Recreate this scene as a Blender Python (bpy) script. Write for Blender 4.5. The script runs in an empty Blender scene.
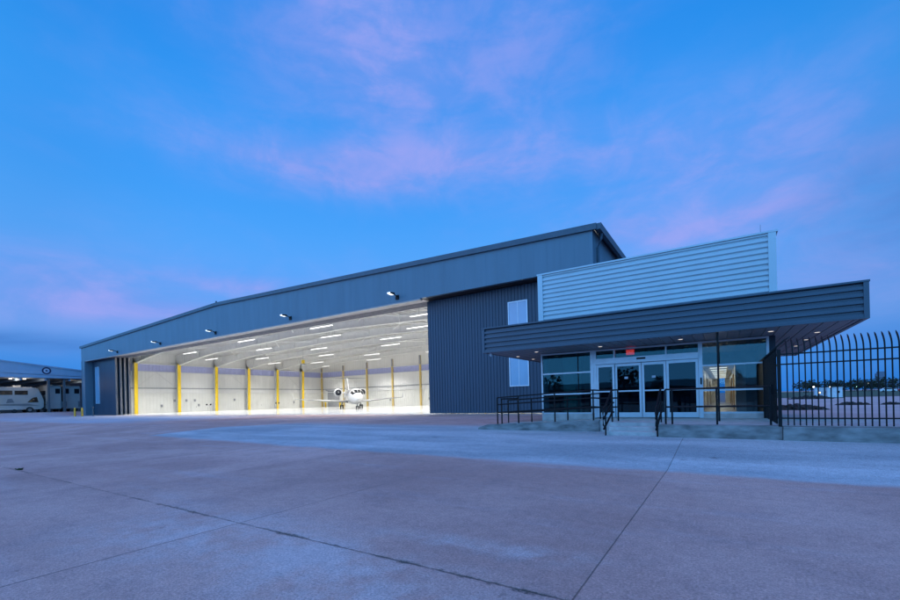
import bpy, math, random
from mathutils import Vector, Matrix
R = math.radians
S = bpy.context.scene
COL = S.collection
rnd = random.Random(7)

# ------------------------------------------------------------------ materials
def srgb(r, g, b):
    f = lambda c: (c/255/12.92) if c/255 <= .04045 else ((c/255+.055)/1.055)**2.4
    return (f(r), f(g), f(b), 1)
MATS = {}
def mat(name, col, rough=.6, metal=0, var=.12, scale=3., bump=0, bscale=40, spec=.5, stretch=(1,1,1), coat=0):
    """principled material with soft mottling of its own colour and a fine bump"""
    m = bpy.data.materials.new(name); m.use_nodes = True
    nt = m.node_tree; N = nt.nodes; L = nt.links
    p = N['Principled BSDF']
    p.inputs['Roughness'].default_value = rough; p.inputs['Metallic'].default_value = metal
    p.inputs['Specular IOR Level'].default_value = spec
    p.inputs['Coat Weight'].default_value = coat
    tc = N.new('ShaderNodeTexCoord'); mp = N.new('ShaderNodeMapping'); mp.inputs['Scale'].default_value = stretch
    L.new(tc.outputs['Object'], mp.inputs['Vector'])
    nz = N.new('ShaderNodeTexNoise'); nz.inputs['Scale'].default_value = scale; nz.inputs['Detail'].default_value = 6
    L.new(mp.outputs[0], nz.inputs['Vector'])
    rp = N.new('ShaderNodeMapRange'); rp.inputs[1].default_value = .3; rp.inputs[2].default_value = .7
    rp.inputs[3].default_value = 1-var; rp.inputs[4].default_value = 1+var
    L.new(nz.outputs['Fac'], rp.inputs[0])
    mx = N.new('ShaderNodeVectorMath'); mx.operation = 'SCALE'; mx.inputs[0].default_value = col[:3]
    L.new(rp.outputs[0], mx.inputs['Scale']); L.new(mx.outputs[0], p.inputs['Base Color'])
    if bump:
        n2 = N.new('ShaderNodeTexNoise'); n2.inputs['Scale'].default_value = bscale; n2.inputs['Detail'].default_value = 4
        L.new(tc.outputs['Object'], n2.inputs['Vector'])
        b = N.new('ShaderNodeBump'); b.inputs['Strength'].default_value = bump; b.inputs['Distance'].default_value = .02
        L.new(n2.outputs['Fac'], b.inputs['Height']); L.new(b.outputs[0], p.inputs['Normal'])
    MATS[name] = m
    return m
def emat(name, col, strength):
    m = bpy.data.materials.new(name); m.use_nodes = True
    p = m.node_tree.nodes['Principled BSDF']
    p.inputs['Base Color'].default_value = (.8, .8, .8, 1)
    p.inputs['Emission Color'].default_value = col; p.inputs['Emission Strength'].default_value = strength
    MATS[name] = m
    return m
def glass(name, tint, refl=.16):
    m = bpy.data.materials.new(name); m.use_nodes = True
    nt = m.node_tree; N = nt.nodes; L = nt.links
    N.remove(N['Principled BSDF'])
    t = N.new('ShaderNodeBsdfTransparent'); t.inputs[0].default_value = tint
    g = N.new('ShaderNodeBsdfGlossy'); g.inputs['Roughness'].default_value = .015; g.inputs[0].default_value = (.55, .92, 1, 1)
    fr = N.new('ShaderNodeLayerWeight'); fr.inputs[0].default_value = .25
    mr = N.new('ShaderNodeMapRange'); mr.inputs[3].default_value = refl; mr.inputs[4].default_value = .8
    L.new(fr.outputs['Fresnel'], mr.inputs[0])
    nz = N.new('ShaderNodeTexNoise'); nz.inputs['Scale'].default_value = .9
    tc = N.new('ShaderNodeTexCoord'); L.new(tc.outputs['Object'], nz.inputs['Vector'])
    b = N.new('ShaderNodeBump'); b.inputs['Strength'].default_value = .05; b.inputs['Distance'].default_value = .05
    L.new(nz.outputs['Fac'], b.inputs['Height']); L.new(b.outputs[0], g.inputs['Normal'])
    mx = N.new('ShaderNodeMixShader')
    L.new(mr.outputs[0], mx.inputs[0]); L.new(t.outputs[0], mx.inputs[1]); L.new(g.outputs[0], mx.inputs[2])
    L.new(mx.outputs[0], N['Material Output'].inputs['Surface'])
    MATS[name] = m
    return m

M_HANGAR = mat('hangar_panel', (.112, .178, .225), .5, .0, .08, 1.2, .0, stretch=(1,1,.12))
M_DOOR = mat('dark_ribbed_panel', (.024, .052, .085), .45, .0, .11, 1.4, stretch=(1,1,.12))
M_TRIM = mat('dark_trim', (.055, .085, .115), .45)
M_LIGHTPANEL = mat('pale_ribbed_panel', (.48, .57, .60), .4, 0, .04, 1.0)
M_FASCIA = mat('canopy_panel', (.046, .076, .108), .42, 0, .06, 1.5)
M_SOFFIT = mat('soffit_panel', (.22, .22, .25), .5, 0, .08, 2)
M_WHITE = mat('white_interior_panel', (.82, .815, .80), .55, 0, .04, .8, stretch=(1,1,.2))
M_WAINSCOT = mat('lower_wall_panel', (.74, .74, .70), .5, 0, .05, .8)
M_ROOFIN = mat('roof_insulation', (.58, .58, .585), .7, 0, .06, .5)
M_STEEL = mat('painted_white_steel', (.76, .76, .75), .45, 0, .05, 2)
M_GREYSTEEL = mat('grey_steel', (.30, .31, .33), .5, 0, .1, 2)
M_YELLOW = mat('safety_yellow_paint', (.82, .56, .015), .45, 0, .06, 3)
M_BOLLARD = mat('golden_bollard_paint', (.85, .42, .03), .5, 0, .08, 3)
M_TAN = mat('tan_column_paint', (.62, .46, .16), .5, 0, .06, 3)
M_LILAC = mat('translucent_band', (.36, .39, .66), .45, 0, .06, 2)
M_FLOOR = mat('epoxy_floor', (.63, .63, .615), .14, 0, .04, .4)
M_BLACK = mat('black_metal', (.006, .0065, .008), .5, .0, .2, 5, spec=.2)
M_ALU = mat('anodised_frame', (.52, .60, .66), .32, .35, .05, 4)
M_CONC = mat('cast_concrete', (.20, .19, .185), .85, 0, .45, 4.5, .5, 55, stretch=(.6,1,1.6))
M_STEP = mat('step_concrete', (.46, .43, .415), .85, 0, .2, 4, .4, 60)
M_WINDOW = mat('window_blue_glass', (.25, .40, .54), .18, 0, .05, 1, coat=.5)
M_LEAFEND = mat('door_edge_gasket', (.20, .18, .17), .7, 0, .1, 4)
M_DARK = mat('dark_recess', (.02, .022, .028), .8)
M_JET = mat('white_jet_paint', (.66, .66, .65), .18, 0, .02, 1, coat=.6)
M_JETGREY = mat('grey_jet_metal', (.17, .175, .18), .4, .3, .05, 3)
M_TYRE = mat('rubber', (.02, .02, .02), .85)
M_DGLASS = mat('dark_glass', (.01, .012, .015), .12, 0, .05, 2, spec=.25)
M_RV = mat('white_gelcoat', (.38, .37, .35), .3, 0, .05, 1, coat=.3)
M_RVGREY = mat('grey_graphic', (.16, .17, .18), .35, 0, .1, 2)
M_RED = mat('red_paint', (.4, .03, .02), .4)
M_CARPORT = mat('carport_metal', (.33, .44, .55), .5, 0, .05, .8)
M_CARDARK = mat('carport_frame', (.10, .11, .12), .6)
M_NAVY = mat('navy_sign_paint', (.008, .012, .07), .4)
M_OFFWHITE = mat('white_sign_paint', (.45, .55, .65), .5)
M_BARK = mat('bark', (.07, .05, .035), .9, 0, .3, 8)
M_LEAF = mat('foliage_dark', (.022, .034, .017), .7, 0, .4, 1.5)
M_GRASS = mat('field_grass', (.055, .075, .03), .9, 0, .3, .25)
M_FIELD = mat('lot_paving', (.52, .39, .35), .9, 0, .12, .3)
M_DIRT = mat('dark_soil', (.035, .032, .025), .95, 0, .4, 3)
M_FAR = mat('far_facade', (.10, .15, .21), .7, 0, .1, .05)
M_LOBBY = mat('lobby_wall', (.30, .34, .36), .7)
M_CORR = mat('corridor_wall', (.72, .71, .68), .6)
M_WOOD = mat('oak_door', (.52, .30, .10), .45, 0, .2, 6, stretch=(4,4,.6))
M_PALEDOOR = mat('pale_door', (.50, .45, .37), .5, 0, .1, 4)
M_PART = mat('pale_green_partition', (.42, .58, .50), .6)
M_CARPET = mat('lobby_floor', (.35, .31, .27), .4)
M_CAB = mat('pale_cabinet', (.62, .66, .68), .5)
M_GLASS = glass('tinted_glass', (.42, .68, .69, 1), .025)
M_DOORGLASS = glass('dark_tinted_glass', (.24, .36, .44, 1), .025)
M_CLEARGLASS = glass('clear_glass', (.84, .91, .92, 1), .025)
E_STRIP = emat('lit_diffuser', (1, .98, .95, 1), 2.2)
E_DOWN = emat('lit_downlight', (1, .86, .70, 1), .95)
E_FLOOD = emat('lit_flood_lens', (.85, .95, 1, 1), 1.3)
E_RED = emat('lit_red_sign', (1, .012, .012, 1), 1.7)
E_REDLET = emat('lit_red_letters', (1, .07, .05, 1), 2.0)
E_WARM = emat('warm_lit_panel', (1, .92, .82, 1), 1.3)
E_FARG = emat('far_green_lamp', (.45, 1, .85, 1), 6)
E_FARW = emat('far_white_lamp', (1, .9, .75, 1), 4)
E_FARY = emat('far_amber_lamp', (1, .55, .1, 1), 2.5)

# ------------------------------------------------------------------ mesh builder
class MB:
    def __init__(s): s.v = []; s.f = []
    def add(s, vs, fs):
        o = len(s.v); s.v += [tuple(v) for v in vs]; s.f += [tuple(i+o for i in f) for f in fs]; return s
    def box(s, x0, x1, y0, y1, z0, z1):
        v = [(x0,y0,z0),(x1,y0,z0),(x1,y1,z0),(x0,y1,z0),(x0,y0,z1),(x1,y0,z1),(x1,y1,z1),(x0,y1,z1)]
        return s.add(v, [(0,3,2,1),(4,5,6,7),(0,1,5,4),(1,2,6,5),(2,3,7,6),(3,0,4,7)])
    def prism(s, pts, axis, a, b):
        """closed polygon pts (2d) extruded along axis from a to b; 2d order is the two other axes in xyz order"""
        def p(q, t):
            return {'x': (t, q[0], q[1]), 'y': (q[0], t, q[1]), 'z': (q[0], q[1], t)}[axis]
        n = len(pts); v = [p(q, a) for q in pts]+[p(q, b) for q in pts]
        f = [tuple(range(n))[::-1], tuple(range(n, 2*n))]+[(i, (i+1) % n, n+(i+1) % n, n+i) for i in range(n)]
        return s.add(v, f)
    def strip(s, pts, axis, a, b):
        """open profile extruded: a sheet"""
        def p(q, t):
            return {'x': (t, q[0], q[1]), 'y': (q[0], t, q[1]), 'z': (q[0], q[1], t)}[axis]
        n = len(pts); v = [p(q, a) for q in pts]+[p(q, b) for q in pts]
        return s.add(v, [(i, i+1, n+i+1, n+i) for i in range(n-1)])
    def tube(s, pts, r, n=8, r2=None, cap=True):
        pts = [Vector(p) for p in pts]; k = len(pts); rings = []
        for i, p in enumerate(pts):
            d = (pts[min(i+1, k-1)]-pts[max(i-1, 0)]).normalized()
            u = d.cross(Vector((0, 0, 1)))
            if u.length < .05: u = d.cross(Vector((1, 0, 0)))
            u.normalize(); w = d.cross(u)
            rr = r if r2 is None else r+(r2-r)*i/(k-1)
            rings.append([p+rr*(math.cos(2*math.pi*j/n+math.pi/n)*u+math.sin(2*math.pi*j/n+math.pi/n)*w) for j in range(n)])
        return s.loft(rings, cap)
    def loft(s, rings, cap=True):
        n = len(rings[0]); v = [q for r in rings for q in r]; f = []
        for i in range(len(rings)-1):
            for j in range(n):
                f.append((i*n+j, i*n+(j+1) % n, (i+1)*n+(j+1) % n, (i+1)*n+j))
        if cap: f += [tuple(range(n))[::-1], tuple(range((len(rings)-1)*n, len(rings)*n))]
        return s.add(v, f)
    def build(s, name, m, parent=None, smooth=False, base=None, kind=None, bevel=0):
        me = bpy.data.meshes.new(name)
        off = Vector((0, 0, 0))
        if base is not None: off = Vector(base)
        elif parent is not None: off = Vector(parent.get('_b', (0, 0, 0)))
        me.from_pydata([tuple(Vector(v)-off) for v in s.v], [], s.f)
        me.materials.append(m); me.validate(); me.update()
        if smooth: me.polygons.foreach_set('use_smooth', [True]*len(me.polygons))
        o = bpy.data.objects.new(name, me); COL.objects.link(o)
        if parent is not None: o.parent = parent; o['_b'] = tuple(off)
        else: o.location = off; o['_b'] = tuple(off)
        if kind: o['kind'] = kind
        if bevel:
            b = o.modifiers.new('bevel', 'BEVEL'); b.width = bevel; b.segments = 2; b.limit_method = 'ANGLE'
        return o
def tag(o, label, cat, group=None):
    o['label'] = label; o['category'] = cat
    if group: o['group'] = group
    return o
def thing(name, loc, label, cat, group=None, rz=0):
    o = bpy.data.objects.new(name, None); COL.objects.link(o); o.location = loc; o.rotation_euler = (0, 0, rz)
    o.empty_display_size = .3
    o['_b'] = tuple(loc) if rz == 0 else (0, 0, 0)
    return tag(o, label, cat, group)
def copy_tree(o, parent=None):
    c = o.copy(); COL.objects.link(c)
    if parent is not None: c.parent = parent
    for ch in list(o.children): copy_tree(ch, c)
    return c
def box(name, m, parent, *b, **k): return MB().box(*b).build(name, m, parent, **k)

# rib profile: along t, depth d outwards (returns list of (t, depth))
def ribs(t0, t1, pitch, groove, depth, phase=0):
    out = []; t = t0
    while t < t1-1e-6:
        e = min(t+pitch, t1)
        if e-t > groove*1.6:
            out += [(t, 0), (e-groove, 0), (e-groove*.8, -depth), (e-groove*.15, -depth)]
        else: out.append((t, 0))
        t += pitch
    out.append((t1, 0))
    return out

def vgroove(t0, t1, pitch, groove, depth):
    out = []; t = t0
    while t < t1-1e-6:
        e = min(t+pitch, t1)
        if e-t > groove*1.5: out += [(t, 0), (e-groove, 0), (e-groove*.72, -depth*.75), (e-groove*.5, -depth), (e-groove*.22, -depth*.6)]
        else: out.append((t, 0))
        t += pitch
    out.append((t1, 0))
    return out

# ------------------------------------------------------------------ ground
GZ = .26
def gz(x, y):
    a = min(max((y-8.9)/(12.4-8.9), 0), 1)*GZ
    b = min(max((-94.5-x)/6.0, 0), 1)*.72
    return a+b
def ground_material():
    m = bpy.data.materials.new('apron_concrete'); m.use_nodes = True
    nt = m.node_tree; N = nt.nodes; L = nt.links; p = N['Principled BSDF']
    geo = N.new('ShaderNodeNewGeometry'); sep = N.new('ShaderNodeSeparateXYZ'); L.new(geo.outputs['Position'], sep.inputs[0])
    def math_(op, a, b=None, c=None, clamp=False):
        n = N.new('ShaderNodeMath'); n.operation = op; n.use_clamp = clamp
        for i, q in enumerate((a, b, c)):
            if q is None: continue
            if isinstance(q, (int, float)): n.inputs[i].default_value = q
            else: L.new(q, n.inputs[i])
        return n.outputs[0]
    def noise(scale, detail=5, rough=.5, vec=None, stretch=None):
        n = N.new('ShaderNodeTexNoise'); n.inputs['Scale'].default_value = scale; n.inputs['Detail'].default_value = detail; n.inputs['Roughness'].default_value = rough
        src = geo.outputs['Position']
        if stretch:
            mp = N.new('ShaderNodeMapping'); mp.inputs['Scale'].default_value = stretch; L.new(src, mp.inputs['Vector']); src = mp.outputs[0]
        L.new(src, n.inputs['Vector']); return n.outputs['Fac']
    def ramp(x, a, b, lo=0., hi=1., smooth=True):
        n = N.new('ShaderNodeMapRange'); n.interpolation_type = 'SMOOTHSTEP' if smooth else 'LINEAR'
        n.inputs[1].default_value = a; n.inputs[2].default_value = b; n.inputs[3].default_value = lo; n.inputs[4].default_value = hi
        L.new(x, n.inputs[0]); return n.outputs[0]
    def mixc(f, a, b):
        n = N.new('ShaderNodeMix'); n.data_type = 'RGBA'
        for sock, q in (('A', a), ('B', b)):
            s = [i for i in n.inputs if i.name == sock and i.type == 'RGBA'][0]
            if isinstance(q, tuple): s.default_value = q
            else: L.new(q, s)
        fs = n.inputs[0]
        if isinstance(f, float): fs.default_value = f
        else: L.new(f, fs)
        return [o for o in n.outputs if o.type == 'RGBA'][0]
    X, Y = sep.outputs[0], sep.outputs[1]
    nA = noise(.22, 6, .55); nB = noise(1.3, 6, .6); nC = noise(48, 4, .75); nD = noise(9, 5, .7); nE = noise(.5, 5, .6, stretch=(.35, 1.6, 1)); nF = noise(190, 2, .6)
    base = mixc(ramp(nA, .34, .66), (.41, .247, .205, 1), (.53, .345, .29, 1))
    base = mixc(math_('MULTIPLY', ramp(nB, .45, .72), .4), base, (.31, .215, .20, 1))
    # pale salt-like bloom by the long crack and paler slabs on the left
    bl2 = math_('MULTIPLY', math_('MULTIPLY', ramp(X, -3.6, -2.6), ramp(X, -1.2, -.6, 1, 0)), math_('MULTIPLY', ramp(math_('ABSOLUTE', math_('SUBTRACT', Y, math_('MULTIPLY_ADD', X, .1, 3.75))), .0, .35, 1, 0), ramp(nB, .35, .62)))
    bl = math_('MULTIPLY', ramp(math_('ABSOLUTE', math_('SUBTRACT', Y, math_('MULTIPLY_ADD', nA, 2.4, 1.05))), .15, 1.3, 1, 0), ramp(nB, .36, .60))
    bx = math_('MULTIPLY', ramp(X, -7.5, -5.0), ramp(X, -2.6, -.6, 1, 0))
    base = mixc(math_('MULTIPLY', math_('MAXIMUM', math_('MULTIPLY', bl, bx), bl2), .62), base, (.60, .55, .53, 1))
    base = mixc(math_('MULTIPLY', ramp(nE, .52, .72), .28), base, (.50, .46, .48, 1))
    # newer pour in front of the entrance and hangar
    wob = math_('MULTIPLY_ADD', noise(.35, 3), 1.1, -.55)
    slope = math_('MULTIPLY_ADD', X, -.035, 8.62)
    e1 = ramp(math_('SUBTRACT', math_('ADD', Y, math_('ADD', math_('MULTIPLY', wob, .35), math_('MULTIPLY_ADD', nB, .5, -.25))), slope), -.22, .22)
    e2 = ramp(math_('ADD', math_('ADD', X, wob), math_('MULTIPLY_ADD', Y, -.35, 27.0)), -.3, .5)
    e3 = ramp(math_('ADD', math_('ADD', Y, math_('MULTIPLY', wob, 2.)), math_('MULTIPLY_ADD', X, .42, 0.)), 16.5, 5.5)
    patch = math_('MULTIPLY', e1, math_('MULTIPLY', e2, ramp(math_('ADD', Y, math_('MULTIPLY', X, -.02)), 17.5, 15.0)))
    pc = mixc(ramp(nE, .36, .66), (.30, .34, .35, 1), (.46, .49, .49, 1))
    pc = mixc(math_('MULTIPLY', ramp(nB, .5, .75), .3), pc, (.30, .33, .36, 1))
    col = mixc(patch, base, pc)
    # another pale strip along the left, towards the carport
    s2 = math_('MULTIPLY', ramp(math_('ADD', Y, math_('MULTIPLY', wob, 3.)), 11.5, 14.0), math_('MULTIPLY', ramp(X, -34, -46), ramp(Y, 24, 27.2, 1, .2)))
    col = mixc(math_('MULTIPLY', s2, .8), col, (.40, .44, .48, 1))
    # speckle of aggregate
    sp = ramp(nC, .28, .72, .55, 1.45, False); sp2 = ramp(nF, .25, .75, .65, 1.35, False); sp3 = ramp(nD, .3, .7, .86, 1.14, False)
    vs = N.new('ShaderNodeVectorMath'); vs.operation = 'SCALE'; L.new(col, vs.inputs[0]); L.new(math_('MULTIPLY', math_('MULTIPLY', sp, sp2), sp3), vs.inputs['Scale'])
    col = vs.outputs[0]
    # slab to slab tone and small oil spots
    cell = N.new('ShaderNodeCombineXYZ')
    L.new(math_('FLOOR', math_('DIVIDE', math_('ADD', X, .92), 4.02)), cell.inputs[0]); L.new(math_('FLOOR', math_('DIVIDE', math_('SUBTRACT', Y, 2.9), 6.9)), cell.inputs[1])
    wn = N.new('ShaderNodeTexWhiteNoise'); wn.noise_dimensions = '2D'; L.new(cell.outputs[0], wn.inputs['Vector'])
    tone = ramp(wn.outputs['Value'], 0, 1, .91, 1.07, False)
    spots = math_('MULTIPLY', ramp(noise(3.1, 3, .5), .70, .78), .35)
    streak = math_('MULTIPLY', ramp(noise(.9, 4, .6, stretch=(.25, 2.2, 1)), .60, .75), .16)
    vs = N.new('ShaderNodeVectorMath'); vs.operation = 'SCALE'; L.new(col, vs.inputs[0]); L.new(math_('MULTIPLY', tone, math_('SUBTRACT', 1., math_('ADD', spots, streak))), vs.inputs['Scale'])
    col = vs.outputs[0]
    # joints: straight saw cuts along Y, the long ragged crack along X
    def line(coord, at, w, ragged=0., rs=None):
        c = coord
        if ragged: c = math_('ADD', coord, math_('MULTIPLY_ADD', rs, ragged, -ragged/2))
        return ramp(math_('ABSOLUTE', math_('SUBTRACT', c, at)), w*.4, w, 1, 0)
    rg = noise(5, 6, .75); rg2 = noise(2.2, 6, .8)
    onfield = ramp(Y, 2.86, 2.9)
    j1 = math_('MULTIPLY', line(X, -.92, .009, .012, rg), math_('MULTIPLY', onfield, ramp(Y, 13.2, 12.6)))
    j2 = math_('MULTIPLY', line(X, -4.94, .012, .02, rg), ramp(Y, 8.0, 1.0, .15, .75))
    j3 = math_('MULTIPLY', line(X, -13.2, .02, .03, rg), .45)
    j4 = math_('MULTIPLY', line(Y, 2.9, .016, .05, nD), math_('MULTIPLY', ramp(nC, .30, .50, .45, 1.), math_('MULTIPLY', ramp(rg2, .34, .60, .2, 1.), ramp(X, -11, -4.5, .5, 1.))))
    j4b = math_('MULTIPLY', line(Y, 2.9, .045, .12, rg), math_('MULTIPLY', ramp(rg2, .52, .60), ramp(nC, .42, .55)))
    j5 = math_('MULTIPLY', line(Y, -4.0, .02, .03, rg), .8)
    jj = math_('MULTIPLY', j1, .72)
    for q in (j2, j3, j4, j4b, j5): jj = math_('MAXIMUM', jj, q)
    col = mixc(math_('MULTIPLY', jj, .9), col, (.035, .04, .03, 1))
    # darker border stain beside joint at patch
    L.new(col, p.inputs['Base Color'])
    rr = ramp(nB, .3, .7, .62, .9); L.new(rr, p.inputs['Roughness']); p.inputs['Specular IOR Level'].default_value = .35
    b = N.new('ShaderNodeBump'); b.inputs['Strength'].default_value = .55; b.inputs['Distance'].default_value = .012
    h = math_('SUBTRACT', math_('ADD', nC, math_('MULTIPLY', nD, .6)), math_('MULTIPLY', jj, 2.))
    L.new(h, b.inputs['Height']); L.new(b.outputs[0], p.inputs['Normal'])
    return m
xs = [-6000, -2500, -900, -300, -180, -130]+[-104+i*.5 for i in range(0, 25)]+[-90, -70, -50, -40, -30, -24, -18, -12, -8, -4, 0, 4, 10, 20, 60, 200, 900, 2500, 6000]
ys = [-6000, -2500, -900, -200, -60, -20, -8, -4, 0, 3, 6, 8.9, 9.3, 9.8, 10.4, 11, 11.5, 12, 12.4, 14, 17, 20, 25, 30, 40, 60, 100, 200, 600, 2000, 6000]
g = MB(); n = len(xs)
g.add([(x, y, gz(x, y)) for y in ys for x in xs], [(j*n+i, j*n+i+1, (j+1)*n+i+1, (j+1)*n+i) for j in range(len(ys)-1) for i in range(n-1)])
g.build('ground', ground_material(), kind='structure', smooth=True)

# ------------------------------------------------------------------ hangar
HX0, HX1, HY, HB = -93.2, -6.73, 27.28, 79.2
ZE, ZR, ZH = 12.02, 13.35, 9.58
HXM = (HX0+HX1)/2
def roofz(x, off=0): return ZE+(ZR-ZE)*(1-abs(x-HXM)/(HX1-HXM))+off
hangar = thing('hangar_building', (HXM, HY, GZ), 'huge blue grey metal hangar with low gable, open front and brightly lit white interior', 'hangar')
# front: portal frame around the opening, with shallow vertical panel joints
def front_panel(x0, x1, zlow):
    m = MB()
    prof = ribs(x0, x1, .915, .025, .005)
    n = len(prof)
    v = [(x, HY-d, zlow) for x, d in prof]+[(x, HY-d, roofz(x)) for x, d in prof]
    m.add(v, [(i, i+1, n+i+1, n+i) for i in range(n-1)])
    v = [(x0, HY, zlow), (x1, HY, zlow), (x1, HY+.5, zlow), (x0, HY+.5, zlow)]
    return m
fp = front_panel(HX0, HXM, ZH); fp.add(front_panel(HXM, HX1, ZH).v, front_panel(HXM, HX1, ZH).f)
fp.box(HX0+.02, HX1-.02, HY+.02, HY+.36, ZH+.015, ZE-.1)
jl = ribs(HX0, -91.75, .915, .025, .005); n = len(jl)
fp.add([(x, HY-d, GZ) for x, d in jl]+[(x, HY-d, ZH) for x, d in jl], [(i, i+1, n+i+1, n+i) for i in range(n-1)])
fp.box(HX0+.02, -91.76, HY+.02, HY+1.1, GZ, ZH+.013)
fp.build('front_wall', M_HANGAR, hangar)
MB().box(HX0, HX0+.25, HY+.37, HB, GZ, ZE-.06).build('side_wall', M_HANGAR, hangar)
sw = MB(); pr = ribs(HY+.37, HB, .3, .05, .02)
sw.strip([(HX1-.25, HY+.37)]+[(HX1+d, y) for y, d in pr]+[(HX1-.25, HB)], 'z', GZ, ZE-.06)
sw.build('side_wall', M_HANGAR, hangar)
MB().prism([(HX0+.26, GZ), (HX1-.26, GZ), (HX1-.26, roofz(HX1-.26)-.01), (HXM, ZR-.01), (HX0+.26, roofz(HX0+.26)-.01)], 'y', HB-.24, HB).build('rear_wall', M_HANGAR, hangar)
# roof: two slopes with thickness, and the trim along rake and eave
RT = .12
rf = MB()
rf.prism([(HX0-.25, roofz(HX0)-.02), (HXM, ZR), (HX1+.25, roofz(HX1)-.02), (HX1+.25, roofz(HX1)+RT), (HXM, ZR+RT), (HX0-.25, roofz(HX0)+RT)], 'y', HY-.06, HB+.1)
roof = rf.build('roof', M_TRIM, hangar)
tr = MB()
tr.prism([(HX0-.28, ZE-.22), (HXM, ZR-.2), (HX1+.28, ZE-.22), (HX1+.28, ZE+.16), (HXM, ZR+.16), (HX0-.28, ZE+.16)], 'y', HY-.16, HY-.062)
tr.build('rake_trim', M_TRIM, roof)
gt = MB(); gt.prism([(HX1+.26, ZE-.24), (HX1+.5, ZE-.24), (HX1+.56, ZE+.13), (HX1+.26, ZE+.13)], 'y', HY-.1, HB)
gt.build('gutter', M_TRIM, roof)
MB().tube([(HXM, HY-.1, ZR+.1), (HXM, HY-.1, ZR+.32)], .09, 6).build('ridge_cap', M_TRIM, roof)
dsp = MB(); dsp.tube([(HX1+.38, HY+.75, ZE-.24), (HX1+.34, HY+.75, ZE-.6), (HX1+.14, HY+.75, ZE-1.1), (HX1+.12, HY+.75, GZ)], .085, 6)
dsp.build('downspout', M_TRIM, hangar)
MB().box(HX0, HX0+.16, HY-.03, HY+.0, GZ, ZH).build('corner_trim', M_HANGAR, hangar)
# soffit band behind the header: the door tracks
MB().box(-91.74, -20.4, HY+.37, HY+1.4, ZH+.02, ZH+.5).build('door_track_housing', M_SOFFIT, hangar)
MB().box(-20.39, -9.9, HY+.37, HY+3.2, ZH+.02, ZH+.5).build('door_track_housing', M_DARK, hangar)  # near-black underside: shade beneath the header put into its colour
dt = MB()
for k in range(3): dt.box(-91.7, -20.45, HY+1.55+.55*k, HY+1.65+.55*k, ZH-.02, ZH+.30)
dt.box(-91.7, -20.45, HY+1.42, HY+3.4, ZH+.31, ZH+.46)
dt.build('door_track', M_GREYSTEEL, hangar)
MB().box(-91.7, -20.3, HY+.0, HY+.36, ZH-.1, ZH+.012).build('header_trim', M_GREYSTEEL, hangar)
# sliding door leaves: stacks at both ends
def leaf(x0, x1, y, end_mat=None, rib=True):
    m = MB()
    if rib:
        pr = ribs(x0, x1, .26, .055, .032); n = len(pr)
        m.add([(x, y-d, GZ+.06) for x, d in pr]+[(x, y-d, ZH-.04) for x, d in pr], [(i, i+1, n+i+1, n+i) for i in range(n-1)])
        m.box(x0, x1, y+.05, y+.30, GZ+.06, ZH-.04)
    else: m.box(x0, x1, y, y+.3, GZ+.06, ZH-.04)
    return m.build('sliding_door', M_DOOR, hangar)
def leaf_window(lf, x0, x1, y, z0, z1):
    m = MB().box(x0, x1, y-.015, y+.05, z0, z1); w = m.build('window', M_WINDOW, lf)
    f = MB()
    for a in ((x0-.07, x0, z0-.07, z1+.07), (x1, x1+.07, z0-.07, z1+.07)): f.box(a[0], a[1], y-.05, y+.05, a[2], a[3])
    f.box(x0, x1, y-.05, y+.05, z0-.07, z0); f.box(x0, x1, y-.05, y+.05, z1, z1+.07)
    f.box((x0+x1)/2-.02, (x0+x1)/2+.02, y-.03, y-.016, z0, z1)
    f.build('window_frame', M_ALU, lf)
LY = 28.35
for k, (xe, col) in enumerate(((-82.4, 0), (-82.15, 1), (-81.95, 1), (-81.75, 1))):
    y = LY+.52*k
    lf = leaf(-91.7, xe, y, rib=(k == 0))
    if k == 0: leaf_window(lf, -90.5, -88.9, y, 2.3, 8.4)
    MB().box(xe, xe+.07, y-.01, y+.27, GZ+.06, ZH-.05).build('edge_seal', M_LEAFEND, lf)
RY = 28.45
lf = leaf(-20.4, -9.9, RY)
leaf_window(lf, -13.1, -11.72, RY-.005, 2.33, 8.36)
MB().box(-20.43, -20.4, RY-.01, RY+.27, GZ+.06, ZH-.05).build('edge_seal', M_TRIM, lf)
for k in (1, 2): leaf(-20.3+.1*k, -9.9, RY+.52*k, rib=False)
MB().box(-9.85, HX1-.3, HY+.4, HY+.7, GZ, ZH).build('front_wall', M_DOOR, hangar)
# floor of polished white epoxy
MB().add([(HX0+.25, 28.0, GZ+.006), (HX1-.26, 28.0, GZ+.006), (HX1-.26, HB-.26, GZ+.006), (HX0+.25, HB-.26, GZ+.006)], [(0, 1, 2, 3)]).build('floor', M_FLOOR, hangar)
MB().box(HX0+.3, HX1-.3, 27.86, 28.0, GZ, GZ+.012).build('floor_rail', M_GREYSTEEL, hangar)
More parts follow.
